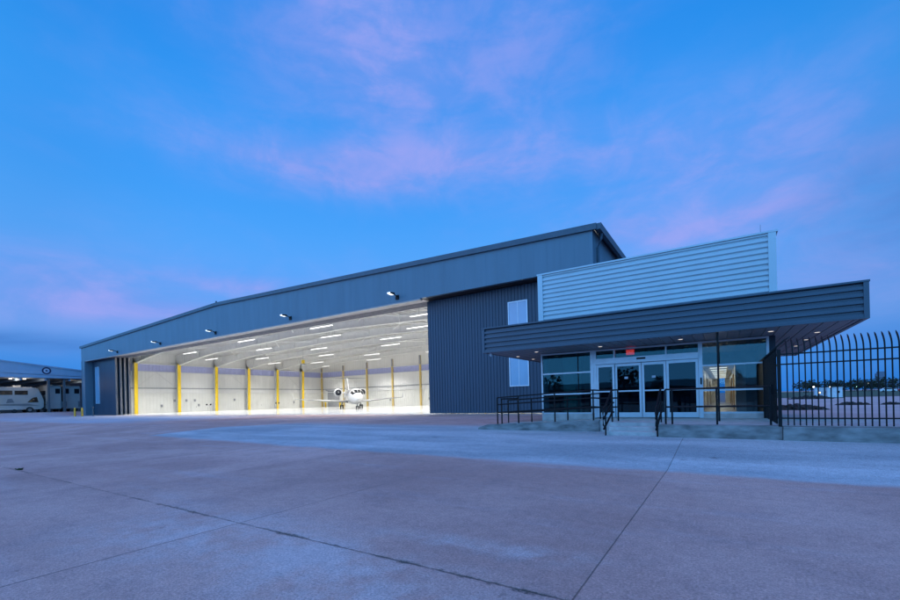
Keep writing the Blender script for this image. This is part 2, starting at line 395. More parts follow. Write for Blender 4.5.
# interior cladding
def cladding(axis, fixed, a, b, sgn):
    """wall lining with wainscot, girt, white panel, lilac band and upper panel; axis is the direction it runs along"""
    lev = (('wainscot', GZ, 4.15, M_WAINSCOT, 0), ('lining', 4.16, 8.26, M_WHITE, .0), ('translucent_band', 8.27, 9.66, M_LILAC, .0), ('lining', 9.67, ZE-.06, M_WHITE, .0))
    for nm, z0, z1, m_, d0 in lev:
        pr = ribs(a, b, .61, .06, .03); q = MB(); n = len(pr)
        if axis == 'y': vs = [(fixed+sgn*(d+.03), t, z0) for t, d in pr]+[(fixed+sgn*(d+.03), t, z1) for t, d in pr]
        else: vs = [(t, fixed+sgn*(d+.03), z0) for t, d in pr]+[(t, fixed+sgn*(d+.03), z1) for t, d in pr]
        q.add(vs, [(i, i+1, n+i+1, n+i) for i in range(n-1)]); q.build(nm, m_, hangar)
    for z in (4.2, 5.05, 8.2, 9.72):
        q = MB()
        if axis == 'y': q.box(min(fixed+sgn*.035, fixed+sgn*.22), max(fixed+sgn*.035, fixed+sgn*.22), a+.1, b-.1, z-.09, z+.09)
        else: q.box(a+.1, b-.1, min(fixed+sgn*.035, fixed+sgn*.22), max(fixed+sgn*.035, fixed+sgn*.22), z-.09, z+.09)
        q.build('girt', M_STEEL if z != 5.05 else M_GREYSTEEL, hangar)
cladding('y', HX0+.26, 28.2, HB-.3, 1)
cladding('x', HB-.26, HX0+.3, HX1-.3, -1)
cladding('y', HX1-.27, 29.6, HB-.3, -1)
MB().prism([(HX0+.3, ZE-.07), (HX1-.3, ZE-.07), (HXM, ZR-.07)], 'y', HB-.34, HB-.27).build('gable_lining', M_WHITE, hangar)
# rigid frames along X, one per bay
BAYS = [34.75+7.42*k for k in range(6)]
def rafter_bot(x, y):
    # haunched underside: deep at the columns, shallow near quarter span
    t = abs(x-HXM)/(HX1-HXM)
    depth = 1.0+1.15*max(0, (t-.62)/.38)**1.5+.25*max(0, (.12-t)/.12)
    return roofz(x)-.42-depth
for y in BAYS:
    for sx, x0 in ((1, HX0+.32), (-1, HX1-.35)):
        # tapered column, painted yellow on its inner part as high as the haunch
        zt = 9.9
        xi0, xi1 = x0+sx*.95, x0+sx*1.28
        q = MB()
        pts = [(x0, GZ), (xi0-sx*.12, GZ), (xi1-sx*.12, zt), (x0, zt+.9)]
        q.prism(pts, 'y', y-.03, y+.03)
        q.box(min(x0, x0+sx*.1), max(x0, x0+sx*.1), y-.2, y+.2, GZ, zt+.9)
        col = q.build('column', M_STEEL, hangar)
        q = MB()
        q.prism([(xi0-sx*.115, GZ), (xi0, GZ), (xi1, zt), (xi1-sx*.115, zt)], 'y', y-.28, y+.28)
        q.build('column_flange', M_YELLOW, col)
        q = MB().box(min(xi0, xi0-sx*.7), max(xi0, xi0-sx*.7), y-.33, y+.33, GZ, GZ+.05); q.build('base_plate', M_GREYSTEEL, col)
    q = MB(); k = 56
    top = [(HX0+.4+(HX1-HX0-.8)*i/k) for i in range(k+1)]
    q.prism([(x, roofz(x)-.40) for x in top]+[(x, rafter_bot(x, y)) for x in top[::-1]], 'y', y-.03, y+.03)
    n = len(top)
    for za, zb in ((0, .045),):
        v = []
        for x in top:
            z = rafter_bot(x, y); v += [(x, y-.2, z-.03), (x, y+.2, z-.03), (x, y+.2, z+.03), (x, y-.2, z+.03)]
        q.add(v, [(4*i+a, 4*i+b, 4*i+4+b, 4*i+4+a) for i in range(n-1) for a, b in ((0, 1), (1, 2), (2, 3), (3, 0))])
    for i in range(2, k, 4):
        x = top[i]; q.box(x-.02, x+.02, y-.14, y+.14, rafter_bot(x, y)+.04, roofz(x)-.41)
    q.build('rafter', M_STEEL, hangar)
# roof liner below the purlins and purlins
q = MB(); q.prism([(HX0+.3, roofz(HX0)-.06), (HXM, ZR-.06), (HX1-.3, roofz(HX1)-.06), (HX1-.3, roofz(HX1)-.03), (HXM, ZR-.03), (HX0+.3, roofz(HX0)-.03)], 'y', HY+.4, HB-.3)
q.build('roof_liner', M_ROOFIN, hangar)
npur = 54
for i in range(npur):
    x = HX0+1.2+(HX1-HX0-2.4)*i/(npur-1); z = roofz(x)
    q = MB(); q.box(x-.035, x+.035, HY+.5, HB-.35, z-.38, z-.07); q.box(x+.036, x+.12, HY+.5, HB-.35, z-.10, z-.07); q.box(x+.036, x+.12, HY+.5, HB-.35, z-.38, z-.35)
    q.build('purlin', M_STEEL, hangar)
# rod bracing in the roof plane and in two wall bays
for b in range(len(BAYS)-1):
    y0, y1 = BAYS[b], BAYS[b+1]
    for xc in (-84, -70, -56, -42, -29):
        z0, z1 = roofz(xc)-.75, roofz(xc+9)-.75
        q = MB(); q.tube([(xc, y0, z0), (xc+9, y1, z1)], .07, 5); q.tube([(xc, y1, z0), (xc+9, y0, z1)], .07, 5)
        q.build('brace_rod', M_STEEL, hangar)
for b in (0, 2, 4):
    y0, y1 = BAYS[b]+.35, min(BAYS[b]+7.1, HB-1)
    q = MB(); xw = HX0+.7
    q.tube([(xw, y0, 5.2), (xw, (y0+y1)/2, 8.1), (xw, y1, 5.2)], .05, 5)
    q.build('wall_brace', M_STEEL, hangar)
# end wall columns
for i in range(9):
    x = -92.7+8.42*i
    q = MB(); q.box(x-.20, x+.20, HB-.62, HB-.5, GZ, roofz(x)-1.2); q.box(x-.03, x+.03, HB-.5, HB-.3, GZ, roofz(x)-1.2); q.box(x-.2, x+.2, HB-.3, HB-.28, GZ, roofz(x)-1.2)
    ec = q.build('end_wall_column', M_TAN, hangar)
    q = MB().box(x-.21, x+.21, HB-.63, HB-.49, 9.75, roofz(x)-1.19); q.build('column_head', M_GREYSTEEL, ec)
# roll-up service door in the end wall
q = MB(); pr = ribs(GZ, 4.6, .16, .04, .02); n = len(pr)
q.add([(-90.6, HB-.36+d, z) for z, d in pr]+[(-86.0, HB-.36+d, z) for z, d in pr], [(i, n+i, n+i+1, i+1) for i in range(n-1)])
rd = q.build('roll_up_door', M_GREYSTEEL, hangar)
q = MB().box(-90.9, -85.7, HB-.8, HB-.4, 4.62, 5.1); q.build('door_housing', M_GREYSTEEL, rd)
# yellow bollards guarding the roll-up door are part of its jamb
q = MB(); q.box(-91.25, -90.95, HB-.9, HB-.6, GZ, 1.6); q.box(-85.6, -85.3, HB-.9, HB-.6, GZ, 1.6); q.build('jamb_guard', M_YELLOW, rd)
# man doors and wall clutter on the lining
for y, z0 in ((45.4, 0), (60.2, 0)):
    q = MB().box(HX0+.34, HX0+.40, y-.55, y+.55, GZ+.02, 2.45); md = q.build('personnel_door', M_WAINSCOT, hangar)
    MB().box(HX0+.402, HX0+.46, y+.35, y+.45, 1.2, 1.3).build('handle', M_BLACK, md)
rq = random.Random(3)
for i in range(7):
    y = 37+rq.random()*36; z = rq.choice((1.6, 1.8, 2.6))
    MB().box(HX0+.34, HX0+.5, y-.16, y+.16, z-.25, z+.25).build('wall_box', M_GREYSTEEL, hangar)
for i in range(3):
    x = -80+i*11.7
    MB().box(x-.18, x+.18, HB-.5, HB-.34, 1.5, 2.1).build('wall_box', M_GREYSTEEL, hangar)

# hanging hangar lights: one strip per spot, under the rafters
def hangar_light(x, y):
    z = roofz(x)-1.75
    t = thing('ceiling_light', (x, y, z), 'white strip light hanging under the white hangar roof', 'ceiling light', 'strip lights under the hangar roof')
    L_, W_ = 2.1, .12
    q = MB(); q.prism([(y-W_-.03, z+.0), (y+W_+.03, z+.0), (y+W_*.5, z+.14), (y-W_*.5, z+.14)], 'x', x-L_-.04, x+L_+.04); h = q.build('housing', M_STEEL, t)
    q = MB().box(x-L_, x+L_, y-W_, y+W_, z-.035, z-.004); q.build('diffuser', E_STRIP, t)
    for s in (-.9, .9): MB().tube([(x+s, y, z+.14), (x+s, y, roofz(x)-.4)], .012, 4).build('hanger', M_GREYSTEEL, t)
    ld = bpy.data.lights.get('strip_lamp')
    if ld is None:
        ld = bpy.data.lights.new('strip_lamp', 'AREA'); ld.shape = 'RECTANGLE'; ld.size = 2*L_; ld.size_y = 2*W_
        ld.energy = HANGAR_W; ld.color = (1, .985, .955); ld.spread = R(125)
    lo = bpy.data.objects.new('lamp', ld); COL.objects.link(lo); lo.parent = t; lo.location = (0, 0, -.045)
HANGAR_W = 980
for r_ in range(7):
    y = 31.0+6.9*r_+(1.5 if r_ == 0 else 0)
    for c_ in range(5):
        hangar_light(-84.5+17.0*c_+(6.0 if r_ % 2 else 0), y)

# exterior floodlights on the header
FL = [(-22.6, 'nearest to the entrance building'), (-36.5, 'second from the entrance building'), (-50.4, 'beneath the roof ridge, middle of the five'), (-64.2, 'second from the left end of the hangar'), (-78.2, 'nearest to the folded doors at the left end')]
for x, w in FL:
    z = 10.02
    t = thing('floodlight', (x, HY, z), 'black arm floodlight on the hangar header, '+w, 'floodlight', 'floodlights along the hangar header')
    MB().box(x-.16, x+.16, HY-.09, HY-.002, z-.2, z+.16).build('wall_plate', M_BLACK, t)
    MB().tube([(x, HY-.08, z), (x, HY-.35, z+.14), (x, HY-.62, z+.17)], .045, 6).build('arm', M_BLACK, t)
    q = MB(); q.prism([(HY-1.10, z+.10), (HY-.56, z+.06), (HY-.56, z+.24), (HY-1.05, z+.20)], 'x', x-.18, x+.18); hd = q.build('head', M_BLACK, t)
    q = MB(); q.add([(x-.16, HY-1.09, z+.085), (x+.16, HY-1.09, z+.085), (x+.16, HY-.62, z+.05), (x-.16, HY-.62, z+.05), (x-.16, HY-1.11, z+.19), (x+.16, HY-1.11, z+.19)], [(0, 3, 2, 1), (0, 1, 5, 4)]); q.build('lens', E_FLOOD, hd)

# ------------------------------------------------------------------ business jet
def make_jet():
    nose = Vector((-48.75, 48.7, GZ)); view = Vector((-.7277, .7217, 0)).normalized()
    ang = math.atan2(-view.y, -view.x)+R(6.5)
    t = thing('business_jet', nose, 'white twin engine business jet parked nose out inside the lit hangar', 'jet', rz=ang)
    t.scale = (1.0, 1.0, 1.0)
    LEN, RAD, ZC = 20.5, 1.33, 2.42-GZ
    # fuselage: +x is the nose
    q = MB(); rings = []
    prof = [(0, .05, -.42), (-.25, .30, -.40), (-.7, .55, -.33), (-1.4, .84, -.22), (-2.2, 1.06, -.1), (-3.0, 1.24, -.02), (-4.2, RAD, 0), (-13, RAD, 0), (-15.5, 1.16, .12), (-18, .72, .42), (-20, .32, .68), (-20.6, .1, .75)]
    for x, r_, dz in prof:
        rings.append([Vector((x, r_*math.cos(a), ZC+dz+r_*1.02*math.sin(a))) for a in [2*math.pi*i/24 for i in range(24)]])
    q.loft(rings); fu = q.build('fuselage', M_JET, t, smooth=True)
    # cockpit windows: patches following the nose
    def skin(x, a):
        for (x0, r0, d0), (x1, r1, d1) in zip(prof, prof[1:]):
            if x1 <= x <= x0:
                k = (x-x0)/(x1-x0); r_ = r0+(r1-r0)*k+.012; d = d0+(d1-d0)*k
                return Vector((x, r_*math.cos(a), ZC+d+r_*1.02*math.sin(a)))
    for a0, a1 in ((60, 88), (92, 120), (26, 56), (124, 154)):
        q = MB(); v = []
        for i in range(7):
            a = R(a0+(a1-a0)*i/6); sl = abs(90-(a0+(a1-a0)*i/6))/64
            for k in range(9):
                x = -1.12-.25*sl-(1.0+.3*sl)*k/8; pt = skin(x, a); c_ = Vector((x, 0, pt.z-.3))
                v.append(pt+Vector((.012, .012*math.cos(a), .012*math.sin(a))))
        q.add(v, [(9*i+k, 9*i+9+k, 9*i+10+k, 9*i+k+1) for i in range(6) for k in range(8)]); q.build('cockpit_window', M_DGLASS, fu)
    for i in range(7):
        for s in (0, 180):
            x = -5.3-i*1.05; q = MB(); v = []
            for dx in (0, -.38):
                for da in (18, 36): v.append(skin(x+dx, R(da if s == 0 else 180-da)))
            q.add(v, [(0, 1, 3, 2)]); q.build('cabin_window', M_DGLASS, fu)
    q = MB(); v = []
    for dx in (-3.1, -3.95):
        for da in (-35, -10, 15, 38): v.append(skin(dx, R(da)))
    q.add(v, [(i, i+1, i+5, i+4) for i in range(3)]); q.build('cabin_door', M_JETGREY, fu)
    # wings
    for s in (1, -1):
        q = MB()
        sec = []
        for y, xl, ch, z, th in ((.7, -8.2, 3.9, ZC-.95, .42), (9.9, -12.4, 1.15, ZC-.28, .12)):
            sec.append([Vector((xl, s*y, z)), Vector((xl-ch*.3, s*y, z+th*.6)), Vector((xl-ch, s*y, z+.03)), Vector((xl-ch*.4, s*y, z-th*.4))])
        q.loft(sec); w = q.build('wing', M_JETGREY, t)
        q = MB(); q.loft([[Vector((-12.4, s*9.9, ZC-.29)), Vector((-13.55, s*9.9, ZC-.25)), Vector((-13.55, s*9.95, ZC-.25)), Vector((-12.4, s*9.95, ZC-.27))], [Vector((-13.1, s*10.2, ZC+.72)), Vector((-13.7, s*10.2, ZC+.72)), Vector((-13.7, s*10.23, ZC+.72)), Vector((-13.1, s*10.23, ZC+.72))]]); q.build('winglet', M_JET, w)
        # engines
        q = MB(); rr = []
        for x, r_ in ((-13.0, .62), (-13.25, .72), (-14.2, .76), (-15.6, .66), (-16.6, .5)):
            rr.append([Vector((x, s*2.2+r_*math.cos(a), ZC+.85+r_*math.sin(a))) for a in [2*math.pi*i/20 for i in range(20)]])
        q.loft(rr); e = q.build('engine', M_JET, t, smooth=True)
        q = MB(); q.loft([[Vector((x, s*2.2+r_*math.cos(a), ZC+.85+r_*math.sin(a))) for a in [2*math.pi*i/18 for i in range(18)]] for x, r_ in ((-12.985, .56), (-12.98, .1))]); q.build('intake', M_DARK, e)
        q = MB(); q.loft([[Vector((x, s*2.2+r_*math.cos(a), ZC+.85+r_*math.sin(a))) for a in [2*math.pi*i/10 for i in range(10)]] for x, r_ in ((-12.97, .17), (-12.8, .03))]); q.build('spinner', M_JETGREY, e)
        q = MB(); q.box(-15.4, -13.6, min(s*.9, s*1.75), max(s*.9, s*1.75), ZC+.7, ZC+.92); q.build('pylon', M_JET, e)
        # tailplane half
        q = MB(); q.loft([[Vector((-19.2, s*.1, 5.95)), Vector((-21.0, s*.1, 5.95)), Vector((-21.0, s*.1, 6.03)), Vector((-19.2, s*.1, 6.07))], [Vector((-20.6, s*3.9, 6.05)), Vector((-21.4, s*3.9, 6.05)), Vector((-21.4, s*3.9, 6.09)), Vector((-20.6, s*3.9, 6.1))]]); q.build('tailplane', M_JETGREY, t)
        # main gear
        q = MB().tube([(-11.6, s*1.6, ZC-.8), (-11.7, s*1.75, .42)], .09, 8); lg = q.build('landing_gear', M_JETGREY, t)
        for dy in (-.2, .2):
            q = MB(); q.tube([(-11.7, s*1.75+dy-.09, .36), (-11.7, s*1.75+dy+.09, .36)], .36, 16); q.build('wheel', M_TYRE, lg)
    q = MB(); q.loft([[Vector((-15.6, -.12, ZC+1.1)), Vector((-19.8, -.12, ZC+1.0)), Vector((-19.8, .12, ZC+1.0)), Vector((-15.6, .12, ZC+1.1))], [Vector((-18.9, -.07, 6.0)), Vector((-20.9, -.05, 6.0)), Vector((-20.9, .05, 6.0)), Vector((-18.9, .07, 6.0))]]); q.build('tail_fin', M_JET, t)
    q = MB().tube([(-2.4, 0, ZC-1.0), (-2.3, 0, .3)], .07, 8); lg = q.build('landing_gear', M_JETGREY, t)
    for dy in (-.16, .16):
        q = MB(); q.tube([(-2.3, dy-.07, .26), (-2.3, dy+.07, .26)], .26, 16); q.build('wheel', M_TYRE, lg)
    return t
make_jet()
# weeds in the long crack
def weeds(x, y, label, n_, sz, seed):
    r_ = random.Random(seed); q = MB()
    for i in range(n_):
        a = r_.random()*6.28; l = sz*r_.uniform(.5, 1.2); bx, by = x+r_.uniform(-sz, sz), y+r_.uniform(-.03, .03)
        tp = Vector((bx+math.cos(a)*l*.8, by+math.sin(a)*l*.8, gz(x, y)+l*.45)); w_ = Vector((-math.sin(a), math.cos(a), 0))*.012
        b0 = Vector((bx, by, gz(x, y)-.003)); md = b0*.5+tp*.5+Vector((0, 0, l*.25))
        q.add([b0-w_*.6, b0+w_*.6, md+w_, tp, md-w_], [(0, 1, 2, 3, 4)])
    o = q.build('weed_tuft', M_WEED, base=(x, y, gz(x, y)))
    tag(o, label, 'weeds')
M_WEED = mat('weed_leaves', (.05, .075, .025), .7, 0, .4, 20)
weeds(-14.2, 2.95, 'low weed tuft in the crack at the far left of the apron', 45, .075, 1)
# small things on the hangar floor
for (x, y, w) in ((-88.6, 62.0, 'deeper in the hangar'), (-88.6, 46.2, 'in front of the second hangar bay')):
    t = thing('work_lamp_stand', (x, y, GZ), 'two dark work lamps on thin stand '+w, 'work lamp', 'work lamp stands in the hangar')
    q = MB(); q.tube([(x, y-.35, GZ), (x, y-.1, 1.5)], .025, 5); q.tube([(x, y+.35, GZ), (x, y+.1, 1.5)], .025, 5); q.tube([(x-.02, y-.45, 1.5), (x-.02, y+.45, 1.5)], .025, 5); q.build('stand', M_GREYSTEEL, t)
    for s in (-.38, .38): MB().tube([(x, y+s, 1.68), (x+.25, y+s-.2, 1.62)], .16, 8).build('lamp_head', M_BLACK, t)
t = thing('hoist', (-72.6, 57, 10.3), 'yellow chain hoist hanging from a rafter above the hangar floor', 'hoist')
MB().box(-72.85, -72.35, 56.8, 57.2, 9.6, 10.3).build('hoist_body', M_YELLOW, t); MB().box(-72.95, -72.25, 56.7, 57.3, 9.35, 9.58).build('hook_block', M_GREYSTEEL, t); MB().tube([(-72.6, 57, 10.3), (-72.6, 57, 12.4)], .03, 5).build('chain', M_GREYSTEEL, t)

# ------------------------------------------------------------------ entrance building
OX0, OX1, OY = -6.23, 1.22, 16.5
FLZ = .6
off = thing('entrance_building', ((OX0+OX1)/2, OY, FLZ), 'low glazed entrance building with pale ribbed upper wall and deep dark canopy', 'building')
# walls behind
MB().box(OX0, OX0+.2, OY+.25, 46, GZ, 4.4).build('side_wall', M_DOOR, off)
MB().box(OX1-.02, OX1+.18, OY+.25, 46, GZ, 4.4).build('side_wall', M_DOOR, off)
for a_, b_ in ((OX0+.21, -.4), (.2, OX1-.03)): MB().box(a_, b_, 45.8, 46, FLZ+.012, 4.4).build('rear_wall', M_LOBBY, off)
MB().box(OX0, OX1+.18, OY+.3, 46, 4.42, 4.6).build('roof', M_TRIM, off)
MB().box(OX0+.21, OX1-.03, OY+.12, 45.8, FLZ-.2, FLZ+.01).build('floor', M_CARPET, off)
# pale upper wall (parapet) with horizontal ribs, trims and cap
PX0, PX1, PY, PZ0, PZ1 = -6.25, 1.45, 16.4, 4.12, 6.37
par = MB(); pr = vgroove(PZ0+.07, PZ1-.05, .1735, .09, .075); n = len(pr)
par.add([(PX0+.2, PY-d, z) for z, d in pr]+[(PX1-.2, PY-d, z) for z, d in pr], [(i, n+i, n+i+1, i+1) for i in range(n-1)])
par.box(PX0+.05, PX1-.05, PY+.06, PY+.4, PZ0, PZ1-.05)
par.box(PX0+.06, PX0+.3, PY+.41, 27.0, PZ0, PZ1-.05); par.box(PX1-.3, PX1-.06, PY+.41, 27.0, PZ0, PZ1-.05)
up = par.build('upper_wall', M_LIGHTPANEL, off)
for a_, b_ in ((PX0, PX0+.2), (PX1-.2, PX1)): MB().box(a_, b_, PY-.03, PY+.3, PZ0, PZ1-.04).build('corner_trim', M_LIGHTPANEL, up)
q = MB(); q.box(PX0-.03, PX1+.05, PY-.04, PY+.45, PZ1-.038, PZ1+.02); q.build('cap_trim', M_LIGHTPANEL, up)
MB().tube([(1.08, PY+.2, PZ1+.02), (1.08, PY+.2, PZ1+.33)], .008, 5).build('lightning_rod', M_GREYSTEEL, up)
# canopy wrapping front and both sides
CX0, CX1, CY, CB, CZ0, CZ1 = -7.75, 3.05, 14.35, 27.0, 3.17, 4.10
can = MB()
pr = ribs(CZ0+.03, CZ1-.04, .1735, .09, .085); n = len(pr)
can.add([(CX0+.09, CY-d, z) for z, d in pr]+[(CX1-.09, CY-d, z) for z, d in pr], [(i, n+i, n+i+1, i+1) for i in range(n-1)])
can.add([(CX0-d*0+.0+d*-1, CY+.09, z) for z, d in pr]+[(CX0-d, CB, z) for z, d in pr], [(i, i+1, n+i+1, n+i) for i in range(n-1)])
can.add([(CX1+d, CY+.09, z) for z, d in pr]+[(CX1+d, CB, z) for z, d in pr], [(i, n+i, n+i+1, i+1) for i in range(n-1)])
can.box(CX0+.07, CX1-.07, CY+.06, CB-.02, CZ0+.10, CZ1-.06)
cn = can.build('canopy', M_FASCIA, off)
q = MB()
q.box(CX0-.015, CX0+.09, CY-.015, CY+.085, CZ0, CZ1-.03); q.box(CX1-.09, CX1+.015, CY-.015, CY+.085, CZ0, CZ1-.03)
q.box(CX0-.03, CX1+.03, CY-.03, CY+.14, CZ1-.028, CZ1+.02); q.box(CX0-.03, CX0+.14, CY+.141, CB, CZ1-.028, CZ1+.02); q.box(CX1-.14, CX1+.03, CY+.141, CB, CZ1-.028, CZ1+.02)
q.box(CX0+.091, CX1-.091, CY-.012, CY+.085, CZ0, CZ0+.027)
q.box(CX0-.012, CX0+.088, CY+.086, CB, CZ0, CZ0+.027); q.box(CX1-.088, CX1+.012, CY+.086, CB, CZ0, CZ0+.027)
q.build('fascia_trim', M_FASCIA, cn)
# ribbed soffit
q = MB(); pr = ribs(CX0+.09, CX1-.09, .3, .03, .02); n = len(pr)
q.add([(x, CY+.086, CZ0+.012-d) for x, d in pr]+[(x, CB, CZ0+.012-d) for x, d in pr], [(i, n+i, n+i+1, i+1) for i in range(n-1)])
q.build('soffit', M_SOFFIT, cn)
def downlight(x, y):
    q = MB(); q.tube([(x, y, CZ0+.012), (x, y, CZ0-.012)], .085, 14); d = q.build('downlight', M_ALU, cn)
    q = MB(); q.tube([(x, y, CZ0-.0125), (x, y, CZ0-.016)], .065, 14); q.build('lens', E_DOWN, d)
    ld = bpy.data.lights.get('downlight_lamp')
    if ld is None:
        ld = bpy.data.lights.new('downlight_lamp', 'SPOT'); ld.energy = 9; ld.color = (1, .82, .62); ld.spot_size = R(100); ld.spot_blend = .6; ld.shadow_soft_size = .06
    lo = bpy.data.objects.new('lamp', ld); COL.objects.link(lo); lo.parent = d; lo.location = Vector((x, y, CZ0-.03))-Vector(d['_b'])
for x, y in ((-5.99, 15.4), (-7.26, 16.55), (-7.24, 18.2), (-3.64, 15.45), (-1.13, 15.35), (1.18, 15.3), (2.39, 16.6), (2.39, 18.7), (2.39, 21)): downlight(x, y)
q = MB(); q.tube([(-7.6, 14.75, CZ0+.01), (-7.6, 14.75, CZ0-.07)], .06, 10); q.tube([(-7.6, 14.75, CZ0-.07), (-7.6, 14.75, CZ0-.12)], .05, 10, .02); q.build('dome_camera', M_ALU, cn)
MB().box(-.15, -.10, 14.52, 14.57, FLZ, CZ0+.01).build('canopy_post', M_BLACK, off)
# storefront: base kerb, frame members, panes
for a_, b_ in ((OX0, -4.151), (-.579, OX1+.17)): MB().box(a_, b_, OY-.02, OY+.14, FLZ-.34, .744).build('base_kerb', M_STEP, off)
sf = MB(); FY0, FY1 = OY-.02, OY+.09
def v(x0, x1, z0=.76, z1=3.165, a=FY0, b=FY1): sf.box(x0, x1, a, b, z0, z1)
def h(x0, x1, z0, z1, a=FY0+.008, b=FY1-.008): sf.box(x0, x1, a, b, z0, z1)
v(OX0, OX0+.06); v(-4.27, -4.15); v(-4.145, -4.05, FLZ); v(-.70, -.58, FLZ); v(OX1-.07, OX1)
h(OX0+.06, -4.27, .745, .80); h(OX0+.06, -4.27, 1.50, 1.555); h(OX0+.06, -4.27, 2.32, 2.375); h(OX0+.06, -4.27, 3.10, 3.16)
h(-.58, OX1-.07, .745, .80); h(-.58, OX1-.07, 1.49, 1.545); h(-.58, OX1-.07, 2.32, 2.37); h(-.58, OX1-.07, 3.10, 3.16)
h(-4.05, -.70, 2.60, 2.81, FY0-.06, FY1+.02); h(-4.05, -.70, 3.10, 3.16)
v(-3.42, -3.37, 2.81, 3.10); v(-1.70, -1.65, 2.81, 3.10)
sfo = sf.build('storefront_frame', M_ALU, off)
MB().box(-4.76, -4.735, FY0+.02, FY1-.02, .80, 3.10).build('glass_joint', M_BLACK, sfo)
MB().box(-2.62, -2.32, FY0-.085, FY0-.061, 2.70, 2.76).build('door_sensor', M_BLACK, sfo, bevel=.01)
MB().box(-.655, -.61, FY0-.03, FY0-.001, 1.72, 1.95).build('key_switch', M_BLACK, sfo)
gy = OY+.035
def pane(x0, x1, z0, z1, m_, y=gy, par_=off): return MB().box(x0, x1, y-.006, y+.006, z0, z1).build('window_pane', m_, par_)
for z0, z1 in ((.80, 1.50), (1.555, 2.32), (2.375, 3.10)):
    pane(OX0+.06, -4.76, z0, z1, M_GLASS); pane(-4.735, -4.27, z0, z1, M_GLASS)
for z0, z1 in ((.80, 1.49), (1.545, 2.32), (2.37, 3.10)): pane(-.58, OX1-.07, z0, z1, M_CLEARGLASS)
for x0, x1 in ((-4.05, -3.42), (-3.37, -1.70), (-1.65, -.70)): pane(x0, x1, 2.81, 3.10, M_GLASS)
# four sliding door leaves
for i, (x0, x1) in enumerate(((-4.045, -3.40), (-3.39, -2.49), (-2.47, -1.69), (-1.67, -.71))):
    y0 = OY-.015 if i in (0, 3) else OY+.045
    st = .075
    q = MB()
    q.box(x0, x0+st, y0, y0+.05, FLZ+.015, 2.59); q.box(x1-st, x1, y0, y0+.05, FLZ+.015, 2.59)
    q.box(x0+st, x1-st, y0+.003, y0+.047, FLZ+.015, .79); q.box(x0+st, x1-st, y0+.003, y0+.047, 2.49, 2.59); q.box(x0+st, x1-st, y0+.003, y0+.047, 1.55, 1.60)
    d = q.build('sliding_glass_door', M_ALU, off)
    for z0, z1 in ((.79, 1.55), (1.60, 2.49)): MB().box(x0+st, x1-st, y0+.019, y0+.031, z0, z1).build('door_glass', M_DOORGLASS, d)
    if i in (1, 2): MB().box(x0+st+.25, x0+st+.37, y0+.012, y0+.0185, 2.02, 2.1).build('door_decal', M_OFFWHITE, d)
# lobby and corridor
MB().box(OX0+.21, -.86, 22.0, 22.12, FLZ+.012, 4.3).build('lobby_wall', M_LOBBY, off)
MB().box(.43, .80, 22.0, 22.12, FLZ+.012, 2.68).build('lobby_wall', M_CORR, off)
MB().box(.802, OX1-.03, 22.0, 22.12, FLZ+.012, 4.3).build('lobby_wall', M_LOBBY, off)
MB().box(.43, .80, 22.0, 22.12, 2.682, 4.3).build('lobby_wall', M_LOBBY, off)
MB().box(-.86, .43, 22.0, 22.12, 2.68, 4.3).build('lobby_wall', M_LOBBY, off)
MB().box(OX0+.21, OX1-.03, OY+.12, 21.99, 3.4, 3.46).build('lobby_ceiling', M_LOBBY, off)
MB().box(-.96, -.86, 22.13, 44, FLZ+.012, 2.69).build('corridor_wall', M_CORR, off)
MB().box(.43, .53, 22.13, 44, FLZ+.012, 2.69).build('corridor_wall', M_CORR, off)
MB().box(-.86, .43, 22.13, 44, 2.70, 2.75).build('corridor_ceiling', M_CORR, off)
ew = MB(); ew.box(-.86, -.3, 44, 44.1, FLZ+.012, 2.7); ew.box(.1, .43, 44, 44.1, FLZ+.012, 2.7); ew.build('corridor_end_wall', M_CORR, off)
MB().box(-.3, .1, 44.02, 44.05, FLZ+.012, 2.7).build('end_window', M_CLEARGLASS, off)
for y in (24.4, 30.2, 36.6):
    for s, xw in ((1, -.858), (-1, .428)):
        q = MB().box(min(xw, xw+s*.04), max(xw, xw+s*.04), y, y+.95, FLZ+.02, 2.3)
        d = q.build('corridor_door', M_WOOD if s < 0 else M_PALEDOOR, off)
        MB().box(min(xw+s*.041, xw+s*.09), max(xw+s*.041, xw+s*.09), y+.08, y+.16, 1.55, 1.6).build('handle', M_ALU, d)
for k in range(9):
    y = 22.9+2.4*k
    q = MB().box(-.58, .16, y, y+.16, 2.675, 2.699); d = q.build('ceiling_panel_light', E_WARM, off)
    if k % 2 == 0:
        ld = bpy.data.lights.get('corridor_lamp')
        if ld is None:
            ld = bpy.data.lights.new('corridor_lamp', 'AREA'); ld.shape = 'RECTANGLE'; ld.size = .8; ld.size_y = .28; ld.energy = 11; ld.color = (1, .90, .78)
        lo = bpy.data.objects.new('lamp', ld); COL.objects.link(lo); lo.parent = d; lo.location = Vector((-.21, y+.14, 2.67))-Vector(d['_b'])
MB().box(OX0+.22, -5.45, 18.6, 18.72, FLZ+.012, 3.38).build('partition', M_PART, off)
MB().box(-5.43, -5.25, 18.58, 18.76, FLZ+.012, 3.38).build('partition', M_LOBBY, off)
q = MB(); q.box(-4.9, -3.6, 20.2, 20.8, FLZ+.012, 1.6); q.box(-5.0, -3.5, 20.1, 20.9, 1.602, 1.66); q.build('reception_counter', M_LOBBY, off)
MB().box(-5.2, -4.4, 21.9, 21.98, 1.6, 2.8).build('wall_picture', M_PART, off)
